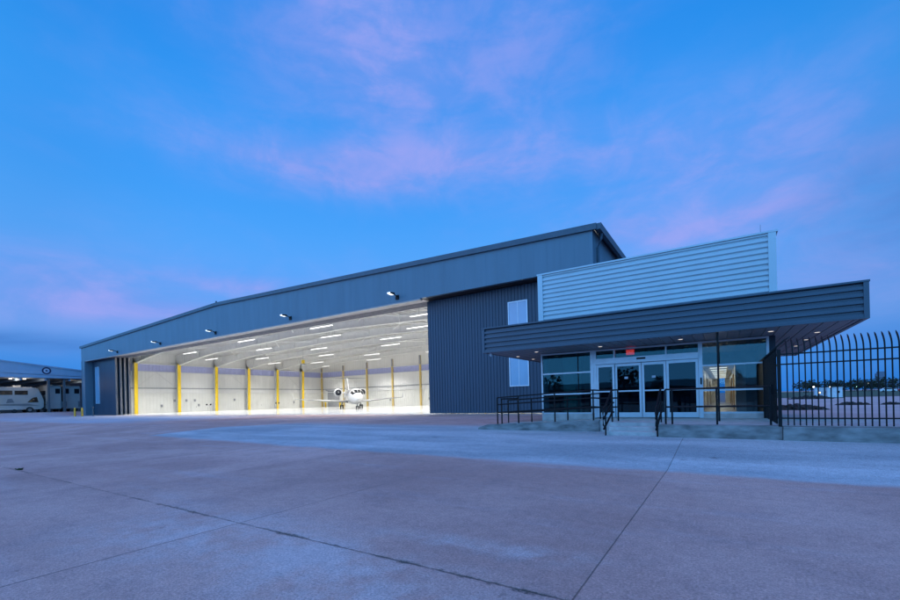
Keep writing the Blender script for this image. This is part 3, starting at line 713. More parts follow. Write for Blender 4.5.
# lobby lamps added to brighten the interior, and a few furnishings seen through the tinted glass
for x in (-5.2, -2.4, .75):
    q = MB(); q.tube([(x, 19.2, 3.4), (x, 19.2, 3.37)], .12, 14); d = q.build('ceiling_panel_light', E_DOWN, off)
    ld = bpy.data.lights.get('lobby_fill_lamp')
    if ld is None:
        ld = bpy.data.lights.new('lobby_fill_lamp', 'SPOT'); ld.energy = 520; ld.color = (.8, .97, 1); ld.spot_size = R(130); ld.spot_blend = 1; ld.shadow_soft_size = .12
    lo = bpy.data.objects.new('lamp', ld); COL.objects.link(lo); lo.parent = d; lo.location = Vector((x, 19.2, 3.35))-Vector(d['_b'])
# exit sign hanging inside above the doors
t = thing('exit_sign', (-2.97, 17.3, 3.2), 'glowing red exit sign hung behind the glass above the entrance doors', 'exit sign')
MB().box(-3.12, -2.83, 17.29, 17.33, 2.96, 3.16).build('sign_box', E_RED, t)
q = MB().tube([(-2.97, 17.31, 3.16), (-2.97, 17.31, 3.4)], .01, 5); q.build('hanger', M_GREYSTEEL, t)
cu = bpy.data.curves.new('letters', 'FONT'); cu.body = 'EXIT'; cu.size = .13; cu.align_x = 'CENTER'; cu.align_y = 'CENTER'; cu.extrude = .003
to = bpy.data.objects.new('letters', cu); COL.objects.link(to); dg = bpy.context.evaluated_depsgraph_get()
lm = bpy.data.meshes.new_from_object(to.evaluated_get(dg)); bpy.data.objects.remove(to)
lm.materials.clear(); lm.materials.append(E_REDLET)
lo = bpy.data.objects.new('letters', lm); COL.objects.link(lo); lo.parent = t; lo.location = (0, -.014, -.14); lo.rotation_euler = (R(90), 0, 0)

# ------------------------------------------------------------------ landing, steps, ramp
t = thing('entrance_landing', (-3, 14.2, GZ), 'raised concrete landing with three steps and a long ramp before the glass doors', 'landing')
MB().box(-3.42, -2.95, 14.2, OY-.03, 0, FLZ).build('slab', M_STEP, t)
MB().box(-2.945, -1.53, 13.62, OY-.03, 0, FLZ-.003).build('slab', M_STEP, t)
MB().box(-1.525, 9.0, 12.95, OY-.03, 0, FLZ-.006).build('slab', M_STEP, t)
rs = (FLZ-GZ)/3
q = MB(); q.box(-2.94, -1.535, 13.31, 13.61, 0, GZ+2*rs); q.box(-2.94, -1.535, 12.98, 13.305, 0, GZ+rs)
q.build('steps', M_STEP, t, bevel=.012)
q = MB(); q.prism([(-7.5, 0), (-3.425, 0), (-3.425, FLZ), (-7.5, .40)], 'y', 14.32, OY-.03); q.build('ramp', M_STEP, t)
q = MB(); q.prism([(-7.9, 0), (-3.425, 0), (-3.425, FLZ+.03), (-7.5, .45), (-7.9, .33)], 'y', 14.12, 14.31); q.build('ramp_kerb', M_CONC, t)
t = thing('kerb_wall', (3, 12.8, 0), 'low stained concrete wall carrying the black picket fence', 'low wall')
q = MB().box(-1.52, 1.16, 12.72, 12.94, 0, FLZ+.0); q.build('wall_section', M_CONC, t, bevel=.012)
q = MB().box(1.164, 8.0, 12.62, 12.94, 0, FLZ-.02); q.build('wall_section', M_CONC, t, bevel=.012)

# ------------------------------------------------------------------ railings
def rail(name, label, pts, heights, posts, r=.025, cat='railing'):
    """pts: polyline of foot points; rails at given heights above it; posts: list of foot points"""
    t = thing(name, pts[0], label, cat)
    for h_ in heights: MB().tube([(x, y, z+h_) for x, y, z in pts], r, 8).build('rail', M_BLACK, t)
    for x, y, z in posts: MB().tube([(x, y, z), (x, y, z+heights[0])], r, 8).build('post', M_BLACK, t)
    return t
def rz_(x): return .40+(x+7.5)/(7.5-3.42)*(FLZ-.40) if x < -3.42 else FLZ
F = lambda x, y=14.22: (x, y, rz_(x)+.03)
rail('ramp_railing', 'black pipe railing along the front of the entrance ramp', [F(-7.12), F(-6.27), F(-3.62), (-3.42, 14.3, FLZ), (-2.86, 14.3, FLZ)], (1.0, .74, .45), [F(-7.12), F(-6.27), F(-4.92), F(-3.62), (-2.86, 14.3, FLZ)])
rail('ramp_railing', 'black pipe railing at the back of the ramp, by the dark ribbed wall', [(-7.46, 15.9, rz_(-7.46)), (-6.45, 15.9, rz_(-6.45)), (-5.0, 15.9, rz_(-5.0)), (-3.8, 15.9, rz_(-3.8))], (.93, .42), [(-7.46, 15.9, rz_(-7.46)), (-6.45, 15.9, rz_(-6.45)), (-5.0, 15.9, rz_(-5.0)), (-3.8, 15.9, rz_(-3.8))])
rail('ramp_railing', 'short black railing loop closing the left end of the ramp', [(-6.98, 14.3, rz_(-6.98)), (-6.98, 15.05, rz_(-6.98)), (-6.98, 15.8, rz_(-6.98))], (.97, .47), [(-6.98, 14.3, rz_(-6.98)), (-6.98, 15.8, rz_(-6.98))])
for x, w in ((-2.93, 'left'), (-1.56, 'right')):
    t = thing('stair_handrail', (x, 12.75, GZ), 'black sloping handrail on the %s side of the entrance steps' % w, 'handrail')
    a, b = Vector((x, 12.85, GZ)), Vector((x, 13.75, FLZ))
    MB().tube([a, a+Vector((0, 0, .84))], .022, 8).build('post', M_BLACK, t)
    MB().tube([b, b+Vector((0, 0, .99))], .022, 8).build('post', M_BLACK, t)
    for h_ in (.99, .6, .30):
        MB().tube([a+Vector((0, -.22, h_-.22 if h_ > .9 else h_-.1)), a+Vector((0, 0, h_-.15 if h_ > .9 else h_-.02)), b+Vector((0, 0, h_)), b+Vector((0, .22, h_))], .028, 8).build('rail', M_BLACK, t)
    a2 = a+Vector((0, -.22, .77))
    MB().tube([a2, a2+Vector((0, -.07, -.1)), a2+Vector((0, -.05, -.45)), a2+Vector((0, .1, -.5)), a2+Vector((0, .22, -.46))], .021, 8).build('rail_return', M_BLACK, t)
rail('landing_railing', 'black two bar railing along the landing from the steps to the fence', [(-1.36, 12.99, FLZ), (.96, 12.99, FLZ)], (.95, .47), [(-1.36, 12.99, FLZ), (-1.2, 12.99, FLZ), (-.16, 12.99, FLZ), (.96, 12.99, FLZ)])

# ------------------------------------------------------------------ picket fence
FZ = FLZ-.02
t = thing('picket_fence', (3, 12.74, FZ), 'tall black steel picket fence with curved tips on the low wall', 'fence')
FY = 12.74
def picket(x, y, dx, dy, zt=2.33):
    p0 = [(0, 0, 0), (0, 0, zt-FZ-.02)]
    p1 = [(b_*dx, b_*dy, zt+h_-FZ) for b_, h_ in ((.008, .06), (.028, .13), (.062, .20), (.105, .265), (.15, .32))]
    q = MB(); q.tube(p0+p1[:4], .0165, 4); q.tube(p1[3:], .0165, 4, .006)
    return q
pk = None
x = 1.27
while x < 6.3:
    if pk is None: pk = picket(x, FY, -.10, 1).build('picket', M_BLACK, t, base=(0, 0, 0)); o = pk
    else: o = pk.copy(); COL.objects.link(o); o.parent = t
    o.location = (x-3, 0, .03); x += .1115
for z in (.78, 2.06, 2.30): MB().box(1.13, 6.4, FY-.034, FY-.0115, z-.016, z+.016).build('rail', M_BLACK, t)
for x in (1.12, 3.62, 6.1):
    MB().box(x-.035, x+.035, FY-.035, FY+.035, FZ, 2.42).build('post', M_BLACK, t)
t = thing('picket_gate', (1.08, 14.7, FLZ), 'black steel picket gate with outward curving tips between fence corner and building', 'gate')
pk = None
for k in range(30):
    y = 12.95+.118*k
    if pk is None: pk = picket(1.08, y, 1.9, 0, 2.36).build('picket', M_BLACK, t, base=(0, 0, 0)); o = pk
    else: o = pk.copy(); COL.objects.link(o); o.parent = t
    o.location = (0, y-14.7, .03)
for z in (.78, 1.45, 2.06, 2.30): MB().box(1.093, 1.12, 12.86, OY-.05, z-.02, z+.02).build('rail', M_BLACK, t)
MB().box(1.04, 1.12, OY-.14, OY-.06, FLZ, 2.42).build('post', M_BLACK, t)
MB().box(1.02, 1.10, 13.6, 13.72, 1.35, 1.6).build('latch_box', M_BLACK, t)

# ------------------------------------------------------------------ carport with motorhomes, bollards
CPX = -100.0; ca = thing('aircraft_shelter', (CPX-12, 22, .98), 'wide pale metal shelter with low gable sheltering parked motorhomes', 'shelter')
CG = .98
q = MB(); q.prism([(-14, 7.0), (48, 7.0), (48, 7.0), (48, 5.2+.0), (47.9, 5.2)], 'x', 0, 0) if False else None
apexY = 2.0
def cz(y): return 11.6-abs(y-apexY)*.118
q = MB(); q.prism([(-20, 6.98), (42, 6.98), (42, cz(42)), (apexY, cz(apexY)), (-20, cz(-20))], 'x', CPX-.12, CPX); fa = q.build('fascia', M_CARPORT, ca)
q = MB(); q.prism([(-20.3, cz(-20)-.02), (apexY, cz(apexY)-.02), (42.3, cz(42)-.02), (42.3, cz(42)+.2), (apexY, cz(apexY)+.2), (-20.3, cz(-20)+.2)], 'x', CPX-30, CPX+.15); q.build('roof', M_CARPORT, ca)
MB().box(CPX-30, CPX-.13, -20, 42, 6.99, 7.05).build('ceiling', M_GREYSTEEL, ca)
for y in (-14, 6, 14.5, 24.75, 26.85, 30.5, 36): MB().box(CPX-.75, CPX-.25, y-.14, y+.14, CG, 6.98).build('column', M_CARDARK, ca)
for y in (18, 21.2, 24.4, 27.6, 31):
    MB().box(CPX-28, CPX-.3, y-.12, y+.12, 6.55, 6.98).build('roof_beam', M_CARPORT, ca)
MB().box(CPX-29.9, CPX-29.6, -20, 42, CG, 6.98).build('rear_wall', M_GREYSTEEL, ca)
for y, x in ((20.6, -103.4), (22.3, -103.2), (16, -103.4), (28.8, -108)):
    q = MB(); q.tube([(x, y, 6.98), (x, y, 6.80)], .22, 12); q.build('shelter_lamp', E_DOWN, ca)
    ld = bpy.data.lights.get('shelter_bulb')
    if ld is None:
        ld = bpy.data.lights.new('shelter_bulb', 'POINT'); ld.energy = 60; ld.color = (1, .9, .78); ld.shadow_soft_size = .2
    lo = bpy.data.objects.new('lamp', ld); COL.objects.link(lo); lo.parent = ca; lo.location = Vector((x+1.2, y, 6.5))-Vector(ca['_b'])
# round emblem: navy ring round a pale disc with a navy dot
ey, ez = 24.43, 8.26
def disc(r, x0, x1, r_in=0, n=28):
    q = MB()
    if r_in == 0: q.tube([(x0, ey, ez), (x1, ey, ez)], r, n); return q
    o_ = [(ey+r*math.cos(2*math.pi*i/n), ez+r*math.sin(2*math.pi*i/n)) for i in range(n)]
    i_ = [(ey+r_in*math.cos(2*math.pi*i/n), ez+r_in*math.sin(2*math.pi*i/n)) for i in range(n)]
    v_ = [(x1, *p) for p in o_]+[(x1, *p) for p in i_]+[(x0, *p) for p in o_]
    q.add(v_, [(i, (i+1) % n, n+(i+1) % n, n+i) for i in range(n)]+[(i, 2*n+i, 2*n+(i+1) % n, (i+1) % n) for i in range(n)])
    return q
em = disc(.52, CPX+.003, CPX+.02).build('emblem', M_OFFWHITE, ca)
disc(.62, CPX+.004, CPX+.03, .40).build('emblem_ring', M_NAVY, em)
disc(.15, CPX+.021, CPX+.032).build('emblem_dot', M_NAVY, em)

def motorhome(loc, rz, label, L_=9., W=2.55, H=4.2, rear=()):
    """built with its front towards +x"""
    t = thing('motorhome', loc, label, 'motorhome', 'motorhomes under the shelter', rz=rz)
    q = MB()
    side = [(0, .55), (L_-.5, .55), (L_-.05, .9), (L_, 2.0), (L_-.35, 3.2), (L_-.7, H-.35), (L_-1.6, H-.02), (.3, H), (0, H-.3)]
    q.prism([(x, z) for x, z in side], 'y', -W/2, W/2); b = q.build('body', M_RV, t, bevel=.08)
    q = MB(); q.prism([(L_+.01, 2.05), (L_-.33, 3.18), (L_-.38, 3.16), (L_-.05, 2.05)], 'y', -W/2+.2, W/2-.2); q.build('windshield', M_DGLASS, b)
    for s in (-1, 1):
        y0, y1 = (W/2-.02, W/2+.015) if s > 0 else (-W/2-.015, -W/2+.02)
        for x0, x1, z0, z1 in ((1.2, 5.0, 3.12, 3.85), (5.25, 6.9, 3.12, 3.85)):
            MB().box(x0, x1, y0, y1, z0, z1).build('side_window', M_DGLASS, b)
        q = MB(); q.prism([(L_-2.2, 1.8), (L_-.75, 1.8), (L_-.95, 2.75), (L_-1.5, 2.6)], 'y', y0, y1); q.build('side_window', M_DGLASS, b)
        q = MB(); q.prism([(.2, 1.25), (L_-.5, 1.15), (L_-2.2, 1.6), (.2, 1.45)], 'y', y0+.003*s, y1+.003*s); q.build('stripe', M_RVGREY, b)
        q = MB(); q.prism([(4.2, 1.7), (5.2, 1.8), (4.9, 2.5), (4.4, 2.4)], 'y', y0, y1); q.build('graphic', M_RVGREY, b)
        for x in (2.2, L_-1.9):
            q = MB(); q.tube([(x, s*(W/2-.28), .5), (x, s*(W/2+.03), .5)], .5, 18); w = q.build('wheel', M_TYRE, t)
            q = MB(); q.tube([(x, s*(W/2+.031), .5), (x, s*(W/2+.04), .5)], .27, 12); q.build('rim', M_RVGREY, w)
    for y0, y1 in rear: MB().box(-.03, 0, y0, y1, 3.3, 4.2).build('rear_window', M_DGLASS, b)
    for s in (-.95, .95): MB().box(-.04, 0, s-.14, s+.14, .8, 1.9).build('tail_light', M_RVGREY, b)
    MB().box(2.5, 3.3, -.4, .4, H+.0, H+.28).build('roof_vent', M_RV, b); MB().box(5.2, 6.2, -.45, .45, H-.0, H+.3).build('air_conditioner', M_RV, b)
    q = MB(); q.box(L_-.04, L_+.03, -W/2+.15, W/2-.15, .62, .82); q.build('bumper', M_RVGREY, b)
    for s in (-1, 1): MB().box(L_-.1, L_+.012, s*(W/2-.35)-.16, s*(W/2-.35)+.16, 1.05, 1.25).build('headlight', M_ALU, b)
    return t
motorhome((-103.6, 15.6, CG), R(90), 'white motorhome parked broadside under the shelter with a long dark window band', L_=9.0, H=4.5)
motorhome((-101.3, 25.75, CG), R(180), 'white motorhome backed up between the two dark shelter posts', L_=8., W=1.85, H=4.75, rear=((-.75, -.1),))
motorhome((-101.3, 28.2, CG), R(180), 'white motorhome with its tail nearest to the hangar corner', L_=8., W=2.3, H=4.75, rear=((-1.0, -.3), (.45, 1.0)))
# low trailer in front of the first motorhome
t = thing('utility_trailer', (-102.0, 19.6, CG), 'low white covered trailer in front of the broadside motorhome', 'trailer')
q = MB(); q.prism([(16.9, 1.5), (21.6, 1.5), (21.9, 1.75), (21.2, 2.2), (17.4, 2.35), (16.9, 2.1)], 'x', -102.3, -101.4); q.build('body', M_RV, t, bevel=.06)
q = MB(); q.box(-102.31, -101.39, 17.2, 21.4, 1.42, 1.5); q.build('chassis', M_BLACK, t)
for y in (18.2, 20.6): MB().tube([(-101.6, y, 1.3), (-101.38, y, 1.3)], .32, 14).build('wheel', M_TYRE, t)
for (x, y), w in (((-86.3, 24.3), 'left of the pair beside the shelter'), ((-83.9, 24.5), 'right of the pair, in front of the hangar corner')):
    t = thing('bollard', (x, y, GZ), 'yellow steel bollard, '+w, 'bollard', 'bollards at the hangar corner')
    MB().tube([(x, y, GZ), (x, y, 1.5)], .13, 12).build('pipe', M_BOLLARD, t)
    MB().tube([(x, y, 1.5), (x, y, 1.56), (x, y, 1.6)], .13, 12, .05).build('dome_cap', M_BOLLARD, t)
t = thing('cleanout_post', (-83.2, 25.6, GZ), 'short dark post behind the right yellow bollard', 'post')
MB().tube([(-83.2, 25.6, GZ), (-83.2, 25.6, 1.7)], .09, 8).build('pipe', M_TRIM, t); MB().box(-83.45, -82.95, 25.5, 25.7, 1.45, 1.75).build('head', M_TRIM, t)

# ------------------------------------------------------------------ far side of the fence
q = MB(); q.add([(2.2, 20, GZ+.004), (300, 20, GZ+.004), (300, 88, GZ+.004), (2.2, 88, GZ+.004)], [(0, 1, 2, 3)]); q.build('paved_lot', M_FIELD, kind='structure')
q = MB(); q.add([(6, 92, GZ+.008), (600, 92, GZ+.008), (600, 700, GZ+.008), (6, 700, GZ+.008)], [(0, 1, 2, 3)]); q.build('grass_field', M_GRASS, kind='structure')
q = MB(); q.add([(6, 88.5, GZ+.01), (120, 88.5, GZ+.01), (120, 90.5, GZ+.01), (6, 90.5, GZ+.01)], [(0, 1, 2, 3)]); q.build('red_line', M_RED, kind='structure')
def mound(name, x0, x1, y, hgt, w, label, seed):
    r_ = random.Random(seed); n = 26; m_ = 7; vs = []
    for i in range(n+1):
        for j in range(m_):
            a = math.pi*j/(m_-1); k = math.sin(math.pi*min(max(i/n, 0.0), 1))**.6*(.45+.75*r_.random())
            vs.append((x0+(x1-x0)*i/n, y+w*math.cos(a)*(.5+k*.6), GZ+hgt*math.sin(a)*k))
    o = MB().add(vs, [(i*m_+j, i*m_+j+1, (i+1)*m_+j+1, (i+1)*m_+j) for i in range(n) for j in range(m_-1)]).build(name, M_DIRT, base=((x0+x1)/2, y, GZ))
    tag(o, label, 'soil mound', 'soil mounds on the paved lot')
mound('soil_mound', 2.2, 5.35, 33.9, .36, 1.2, 'largest dark soil mound on the lot, tapering beside the gate', 1)
mound('soil_mound', 7.2, 9.3, 43.5, .24, .7, 'long low dark soil mound on the lot, left of three', 2)
mound('soil_mound', 9.7, 10.9, 43.3, .2, .6, 'short low dark soil mound between two longer ones', 3)
mound('soil_mound', 11.2, 13.2, 43.0, .22, .6, 'low dark soil mound farthest to the right on the lot', 4)
mound('soil_mound', 7.5, 12.5, 76, .5, 1.2, 'dark soil bank beside the pale cabinets', 5)
for x, y, w in ((12.15, 82.0, 'left of the pair by the red line'), (13.3, 80.5, 'right of the pair by the red line')):
    t = thing('utility_cabinet', (x, y, GZ), 'pale grey metal utility cabinet, '+w, 'cabinet', 'pale cabinets beyond the fence')
    MB().box(x-.85, x+.8, y-.5, y+.5, GZ+.1, 1.75).build('housing', M_CAB, t, bevel=.02); MB().box(x-.9, x+.85, y-.55, y+.55, 1.752, 1.83).build('lid', M_CAB, t)
    MB().box(x-.95, x+.9, y-.6, y+.6, GZ, GZ+.098).build('plinth', M_DIRT, t); MB().box(x+.2, x+.5, y-.52, y-.501, 1.0, 1.3).build('vent', M_DIRT, t)
for (dx, d, zz, m_, w) in ((.1785, 250, 1.9, E_FARW, 'white lamp on a thin mast at the left of the far tree line'), (.212, 250, 1.6, E_FARW, 'small white lamp on a mast above the right cabinet'), (.264, 260, 1.5, E_FARG, 'bright greenish lamp on a mast in front of the far trees'), (.287, 260, 3.0, E_FARW, 'faint white lamp on a tall mast at the far tree line')):
    b = .8424+ (dx+.539)/.8424*.539
    x, y = dx*d, b*d
    t = thing('lamp_mast', (x, y, GZ), w, 'lamp', 'far lamps at the tree line')
    MB().tube([(x, y, GZ), (x, y, GZ+zz+1.4)], .12, 6).build('mast', M_BLACK, t)
    MB().tube([(x, y-.5, GZ+zz+1.4), (x, y+.2, GZ+zz+1.4)], .42, 10).build('lamp_head', m_, t)
x, y = 11.3, 78.0
t = thing('beacon', (x, y, GZ), 'small amber beacon on a stake beside the cabinets', 'beacon')
MB().tube([(x, y, GZ), (x, y, 1.0)], .03, 6).build('stake', M_BLACK, t); MB().tube([(x, y, 1.0), (x, y, 1.2)], .14, 10).build('lens', E_FARY, t)
def small_car(x, y, label, m_):
    t = thing('parked_car', (x, y, GZ), label, 'car', 'far parked cars')
    q = MB(); q.prism([(x-2.2, GZ+.3), (x+2.2, GZ+.3), (x+2.25, GZ+.85), (x+1.2, GZ+.98), (x+.6, GZ+1.45), (x-1.1, GZ+1.45), (x-1.8, GZ+.95), (x-2.25, GZ+.85)], 'y', y-.85, y+.85); q.build('body', m_, t, bevel=.06)
    q = MB(); q.prism([(x+1.05, GZ+.98), (x+.55, GZ+1.38), (x-1.0, GZ+1.38), (x-1.5, GZ+.98)], 'y', y-.86, y+.86); q.build('side_window', M_DGLASS, t)
    for a in (-1.35, 1.35):
        for s in (-.8, .8): MB().tube([(x+a, y+s-.1, GZ+.32), (x+a, y+s+.1, GZ+.32)], .32, 12).build('wheel', M_TYRE, t)
small_car(49.5, 212, 'white car parked at the edge of the far grass', M_JET)
small_car(54.2, 212, 'dark red car parked to the right of the white car on the far grass edge', M_RED)
# trees of the far tree line and behind the photographer
def tree_mesh(seed, h_, w_, leaf=1., n=260):
    r_ = random.Random(seed); tr = MB(); tr.tube([(0, 0, 0), (.1, 0, h_*.25), (.05, .1, h_*.55)], h_*.035, 7, h_*.015)
    for i in range(5):
        a = r_.random()*6.28; tr.tube([(.05, 0, h_*(.22+.07*i)), (math.cos(a)*w_*.3, math.sin(a)*w_*.3, h_*(.45+.08*i))], h_*.014, 5, h_*.004)
    cl = [(Vector((r_.uniform(-.75, .75)*w_/2, r_.uniform(-.75, .75)*w_/2, h_*r_.uniform(.38, .86))), r_.uniform(.16, .3)*w_) for _ in range(12)]
    cr = MB()
    for i in range(n):
        c, rr = r_.choice(cl); d = Vector((r_.gauss(0, 1), r_.gauss(0, 1), r_.gauss(0, .8))).normalized()*rr*(.5+.5*r_.random())
        p = c+d; u = Vector((r_.gauss(0, 1), r_.gauss(0, 1), r_.gauss(0, 1))).normalized(); v_ = u.cross(Vector((r_.gauss(0, 1), r_.gauss(0, 1), r_.gauss(0, 1)))).normalized()
        s = leaf*r_.uniform(.5, 1.1)*h_*.06
        cr.add([p-u*s, p+v_*s*.7, p+u*s, p-v_*s*.7], [(0, 1, 2, 3)])
    return tr, cr
protos = []
for sd in range(4):
    a, b = tree_mesh(sd+20, 7., 6.5, 1.1)
    protos.append((a, b))
meshes = []
TLAB = 'dark tree in the far tree line beyond the grass'
def put_tree(k, x, y, s, label, group, sx=1.):
    a, b = k
    t = thing('tree', (x, y, GZ), label, 'tree', group)
    t.scale = (s*sx, s*sx, s); t.rotation_euler = (0, 0, rnd.random()*6.28)
    for nm, (key) in (('trunk', 0), ('crown', 1)):
        o = bpy.data.objects.new(nm, k[key]); COL.objects.link(o); o.parent = t
    return t
MB_TREES = []
for a, b in protos:
    pair = []
    for nm, mb, m_ in (('trunk', a, M_BARK), ('crown', b, M_LEAF)):
        me = bpy.data.meshes.new(nm); me.from_pydata(mb.v, [], mb.f); me.materials.append(m_); pair.append(me)
    MB_TREES.append(pair)
for i in range(46):
    dx = .155+.235*i/45+rnd.uniform(-.004, .004)
    b = .8424+(dx+.539)/.8424*.539; d = 262+rnd.uniform(-14, 22)
    s = rnd.choice((.4, .5, .65, .8, 1.1))*rnd.uniform(.85, 1.1)*(1.25 if 18 <= i <= 20 else 1.)
    put_tree(MB_TREES[i % 4], dx*d, b*d, s, TLAB, 'trees of the far tree line', sx=1.25)
for i in range(7):
    x = -34+i*8.6+rnd.uniform(-2, 2); y = -46+rnd.uniform(-5, 5)
    put_tree(MB_TREES[i % 4], x, y, rnd.uniform(.6, .95), 'dark tree across the road, mirrored in the entrance glass', 'trees mirrored in the entrance glass', sx=.9)
# far skyline
def tower(dx0, dx1, d, top, label, steps=()):
    b = .8424+(dx0+.539)/.8424*.539; w = (dx1-dx0)*d
    x, y = dx0*d, b*d
    t = thing('office_tower', (x+w/2, y, GZ), label, 'tower', 'far skyline towers')
    q = MB().box(x, x+w, y, y+w, GZ, top*.9); q.build('tower_block', M_FAR, t)
    q = MB().box(x+w*.15, x+w*.85, y+w*.1, y+w*.9, top*.9, top); q.build('tower_crown', M_FAR, t)
tower(.3045, .3205, 1500, 63, 'tall hazy office tower standing highest on the skyline')
tower(.335, .365, 1700, 41, 'broad lower hazy office block right of the tallest tower')
tower(.291, .2965, 1600, 22, 'slim low hazy block left of the tallest tower')

# low building behind the photographer, mirrored in the doors
t = thing('low_building', (-18, -62, 0), 'long low pale building across the road, mirrored in the entrance glass', 'building')
MB().box(-40, 8, -66, -58, 0, 3.0).build('wall', M_FAR, t); q = MB(); q.prism([(-67, 3.0), (-57, 3.0), (-62, 4.2)], 'x', -41, 9); q.build('roof', M_TRIM, t)
for i in range(9): MB().box(-38+5*i, -35.6+5*i, -58.02, -57.9, 1.0, 2.3).build('window', M_DGLASS, t)

# ------------------------------------------------------------------ sky, sun, camera
W = bpy.data.worlds.new('World'); S.world = W; W.use_nodes = True
nt = W.node_tree; N = nt.nodes; L = nt.links
bg = N['Background']; bg.inputs['Strength'].default_value = .1
SUN_EL, SUN_AZ = R(3), R(215)
sky = N.new('ShaderNodeTexSky'); sky.sky_type = 'NISHITA'; sky.sun_disc = False; sky.sun_elevation = SUN_EL; sky.sun_rotation = SUN_AZ
tc = N.new('ShaderNodeTexCoord'); nrm = N.new('ShaderNodeVectorMath'); nrm.operation = 'NORMALIZE'; L.new(tc.outputs['Generated'], nrm.inputs[0])
sp = N.new('ShaderNodeSeparateXYZ'); L.new(nrm.outputs[0], sp.inputs[0])
def mth(op, a, b=None, c=None):
    n_ = N.new('ShaderNodeMath'); n_.operation = op
    for i, q_ in enumerate((a, b, c)):
        if q_ is None: continue
        if isinstance(q_, (int, float)): n_.inputs[i].default_value = q_
        else: L.new(q_, n_.inputs[i])
    return n_.outputs[0]
def mrange(x_, a, b, lo=0., hi=1.):
    n_ = N.new('ShaderNodeMapRange'); n_.interpolation_type = 'SMOOTHSTEP'
    for i, q_ in ((1, a), (2, b), (3, lo), (4, hi)): n_.inputs[i].default_value = q_
    L.new(x_, n_.inputs[0]); return n_.outputs[0]
def mixw(f, a, b):
    n_ = N.new('ShaderNodeMix'); n_.data_type = 'RGBA'
    ins = [i for i in n_.inputs if i.type == 'RGBA']
    for s_, q_ in zip(ins, (a, b)):
        if isinstance(q_, tuple): s_.default_value = q_
        else: L.new(q_, s_)
    if isinstance(f, (int, float)): n_.inputs[0].default_value = f
    else: L.new(f, n_.inputs[0])
    return [o for o in n_.outputs if o.type == 'RGBA'][0]
dx, dy, dz = sp.outputs
az = mth('ARCTAN2', dx, dy); el = mth('ARCSINE', dz)
cr = N.new('ShaderNodeValToRGB'); L.new(mrange(el, 0, 1.4, 0, 1), cr.inputs[0]); cr.color_ramp.interpolation = 'EASE'
# linear position: use plain division for a predictable ramp
lin = mth('DIVIDE', el, 1.2); L.new(lin, cr.inputs[0])
E_ = cr.color_ramp.elements
stops = [(0., (36, 128, 228)), (.05, (58, 142, 236)), (.13, (98, 164, 246)), (.24, (84, 168, 255)), (.40, (54, 158, 252)), (.60, (32, 142, 240)), (.75, (60, 125, 220)), (1., (120, 120, 215))]
E_[0].position = 0; E_[0].color = srgb(*stops[0][1]); E_[1].position = 1; E_[1].color = srgb(*stops[-1][1])
for p_, c_ in stops[1:-1]:
    e_ = E_.new(p_); e_.color = srgb(*c_)
base = cr.outputs[0]
# darker towards the right of the view (north-east)
dk = mth('MULTIPLY', mrange(az, -.15, .5, 1., .82), mrange(az, -1.05, -1.5, 1., .9))
vs = N.new('ShaderNodeVectorMath'); vs.operation = 'SCALE'; L.new(base, vs.inputs[0]); L.new(dk, vs.inputs['Scale']); base = vs.outputs[0]
# cloud wisps
def wnoise(scale, stretch, detail=6, rough=.55, dist=.6):
    cv = N.new('ShaderNodeCombineXYZ')
    L.new(mth('DIVIDE', dx, mth('ADD', dz, .22)), cv.inputs[0]); L.new(mth('DIVIDE', dy, mth('ADD', dz, .22)), cv.inputs[1])
    mp = N.new('ShaderNodeMapping'); mp.inputs['Scale'].default_value = stretch; mp.inputs['Rotation'].default_value = (0, 0, .6); L.new(cv.outputs[0], mp.inputs[0])
    nz = N.new('ShaderNodeTexNoise'); nz.inputs['Scale'].default_value = scale; nz.inputs['Detail'].default_value = detail; nz.inputs['Roughness'].default_value = rough; nz.inputs['Distortion'].default_value = dist
    L.new(mp.outputs[0], nz.inputs['Vector']); return nz.outputs['Fac']
n1 = wnoise(2.2, (1, 1, 1)); n2 = wnoise(4., (1, 1, 1), 7, .55, .35)
def aznoise(sa, se, scale, detail=6, rough=.6, dist=.5, rot=.0):
    cv = N.new('ShaderNodeCombineXYZ'); L.new(mth('MULTIPLY', az, sa), cv.inputs[0]); L.new(mth('MULTIPLY', el, se), cv.inputs[1])
    mp = N.new('ShaderNodeMapping'); mp.inputs['Rotation'].default_value = (0, 0, rot); L.new(cv.outputs[0], mp.inputs[0])
    nz = N.new('ShaderNodeTexNoise'); nz.inputs['Scale'].default_value = scale; nz.inputs['Detail'].default_value = detail; nz.inputs['Roughness'].default_value = rough; nz.inputs['Distortion'].default_value = dist
    L.new(mp.outputs[0], nz.inputs['Vector']); return nz.outputs['Fac']
n3 = aznoise(1.4, 7.5, 2.0); n4 = aznoise(2.6, 4.5, 2.6, 8, .6, .4, .35)
def blob(a0, e0, sa, se, amp):
    x_ = mth('DIVIDE', mth('SUBTRACT', az, a0), sa); y_ = mth('DIVIDE', mth('SUBTRACT', el, e0), se)
    g_ = mth('EXPONENT', mth('MULTIPLY', mth('ADD', mth('MULTIPLY', x_, x_), mth('MULTIPLY', y_, y_)), -1.))
    return mth('MULTIPLY', g_, amp)
BL = [(-.76, .490, .36, .048, .95), (-.74, .74, .13, .14, .85), (-.60, .60, .26, .10, .25), (-.50, .68, .30, .12, .22), (.03, .405, .24, .11, .60), (-.10, .335, .22, .05, .62), (-.33, .78, .16, .12, .35), (-1.02, .70, .18, .10, .22),
      (-1.10, .185, .26, .020, .8), (-1.32, .20, .22, .06, .6), (-1.03, .245, .12, .016, .55), (-.30, .52, .26, .06, .40), (-.85, .25, .5, .05, .25), (.22, .20, .20, .09, .45)]
cl = None
for b_ in BL:
    q_ = blob(*b_); cl = q_ if cl is None else mth('ADD', cl, q_)
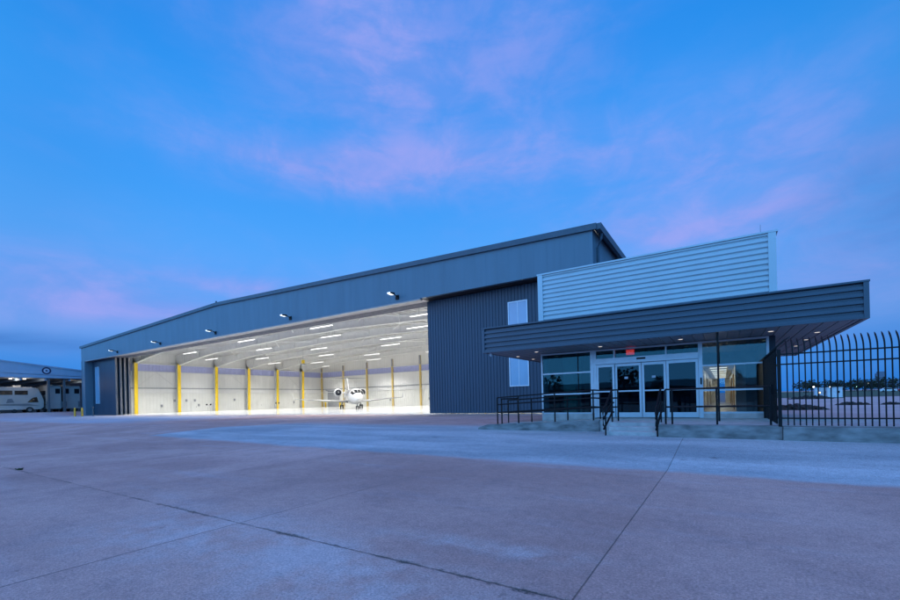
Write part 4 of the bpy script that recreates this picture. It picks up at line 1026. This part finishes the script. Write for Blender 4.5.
cl = mth('ADD', cl, mth('MULTIPLY', mrange(n1, .46, .74), .10))
tex = mth('MULTIPLY', mrange(n3, .30, .62, .62, 1.10), mrange(n4, .30, .66, .74, 1.10))
cl = mth('MINIMUM', mth('MULTIPLY', cl, tex), .85)
ccol = mixw(mrange(n4, .35, .68), srgb(128, 160, 244), srgb(160, 168, 246))
base = mixw(cl, base, ccol)
# grey-blue low bank on the right and a streak at the lower left
gb = mth('MULTIPLY', mth('ADD', blob(.26, .30, .13, .10, .5), mth('ADD', blob(-1.36, .115, .14, .014, .8), blob(-1.08, .115, .12, .012, .7))), mrange(n3, .3, .6, .4, 1.))
base = mixw(gb, base, srgb(62, 118, 200))
# unseen afterglow behind the photographer, brightened and blued to light the walls
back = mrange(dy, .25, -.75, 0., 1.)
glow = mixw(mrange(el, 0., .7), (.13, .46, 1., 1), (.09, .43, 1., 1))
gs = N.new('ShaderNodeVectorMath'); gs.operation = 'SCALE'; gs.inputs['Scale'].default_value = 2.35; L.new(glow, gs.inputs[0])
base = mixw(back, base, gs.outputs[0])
# rosy tint overhead, above the frame, added to redden light on the ground
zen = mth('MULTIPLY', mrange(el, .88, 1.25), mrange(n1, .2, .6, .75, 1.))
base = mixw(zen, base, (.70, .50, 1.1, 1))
# blend in a little of the physical dusk sky
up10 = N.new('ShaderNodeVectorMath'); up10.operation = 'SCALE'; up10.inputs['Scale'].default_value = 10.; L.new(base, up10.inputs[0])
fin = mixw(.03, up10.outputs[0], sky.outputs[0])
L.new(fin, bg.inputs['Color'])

sl = bpy.data.lights.new('sun', 'SUN'); sl.energy = .12; sl.angle = R(25); sl.color = (1, .62, .55)
so = bpy.data.objects.new('sun', sl); COL.objects.link(so)
d = Vector((math.sin(SUN_AZ)*math.cos(R(12)), math.cos(SUN_AZ)*math.cos(R(12)), math.sin(R(12))))
so.rotation_euler = (-d).to_track_quat('-Z', 'Y').to_euler(); so.location = (20, -40, 40)

cam = bpy.data.cameras.new('camera'); co = bpy.data.objects.new('camera', cam); COL.objects.link(co)
cam.sensor_fit = 'HORIZONTAL'; cam.sensor_width = 36; cam.lens = 424.4/900*36
cam.shift_y = 99.63/900; cam.shift_x = -2.49/900
cam.clip_start = .1; cam.clip_end = 12000
co.matrix_world = Matrix.Translation((0, 0, 1.42)) @ Matrix.Rotation(.569, 4, 'Z') @ Matrix.Rotation(R(90), 4, 'X') @ Matrix.Rotation(-.025, 4, 'Z')
S.camera = co
S.render.engine = 'CYCLES'
S.cycles.use_denoising = True
S.cycles.max_bounces = 7
S.cycles.transparent_max_bounces = 16
S.cycles.caustics_reflective = False; S.cycles.caustics_refractive = False
S.cycles.sample_clamp_indirect = 6
S.view_settings.view_transform = 'Standard'; S.view_settings.look = 'None'; S.view_settings.gamma = 1; S.view_settings.exposure = 0; S.view_settings.use_curve_mapping = False
for o in bpy.data.objects:
    if '_b' in o: del o['_b']
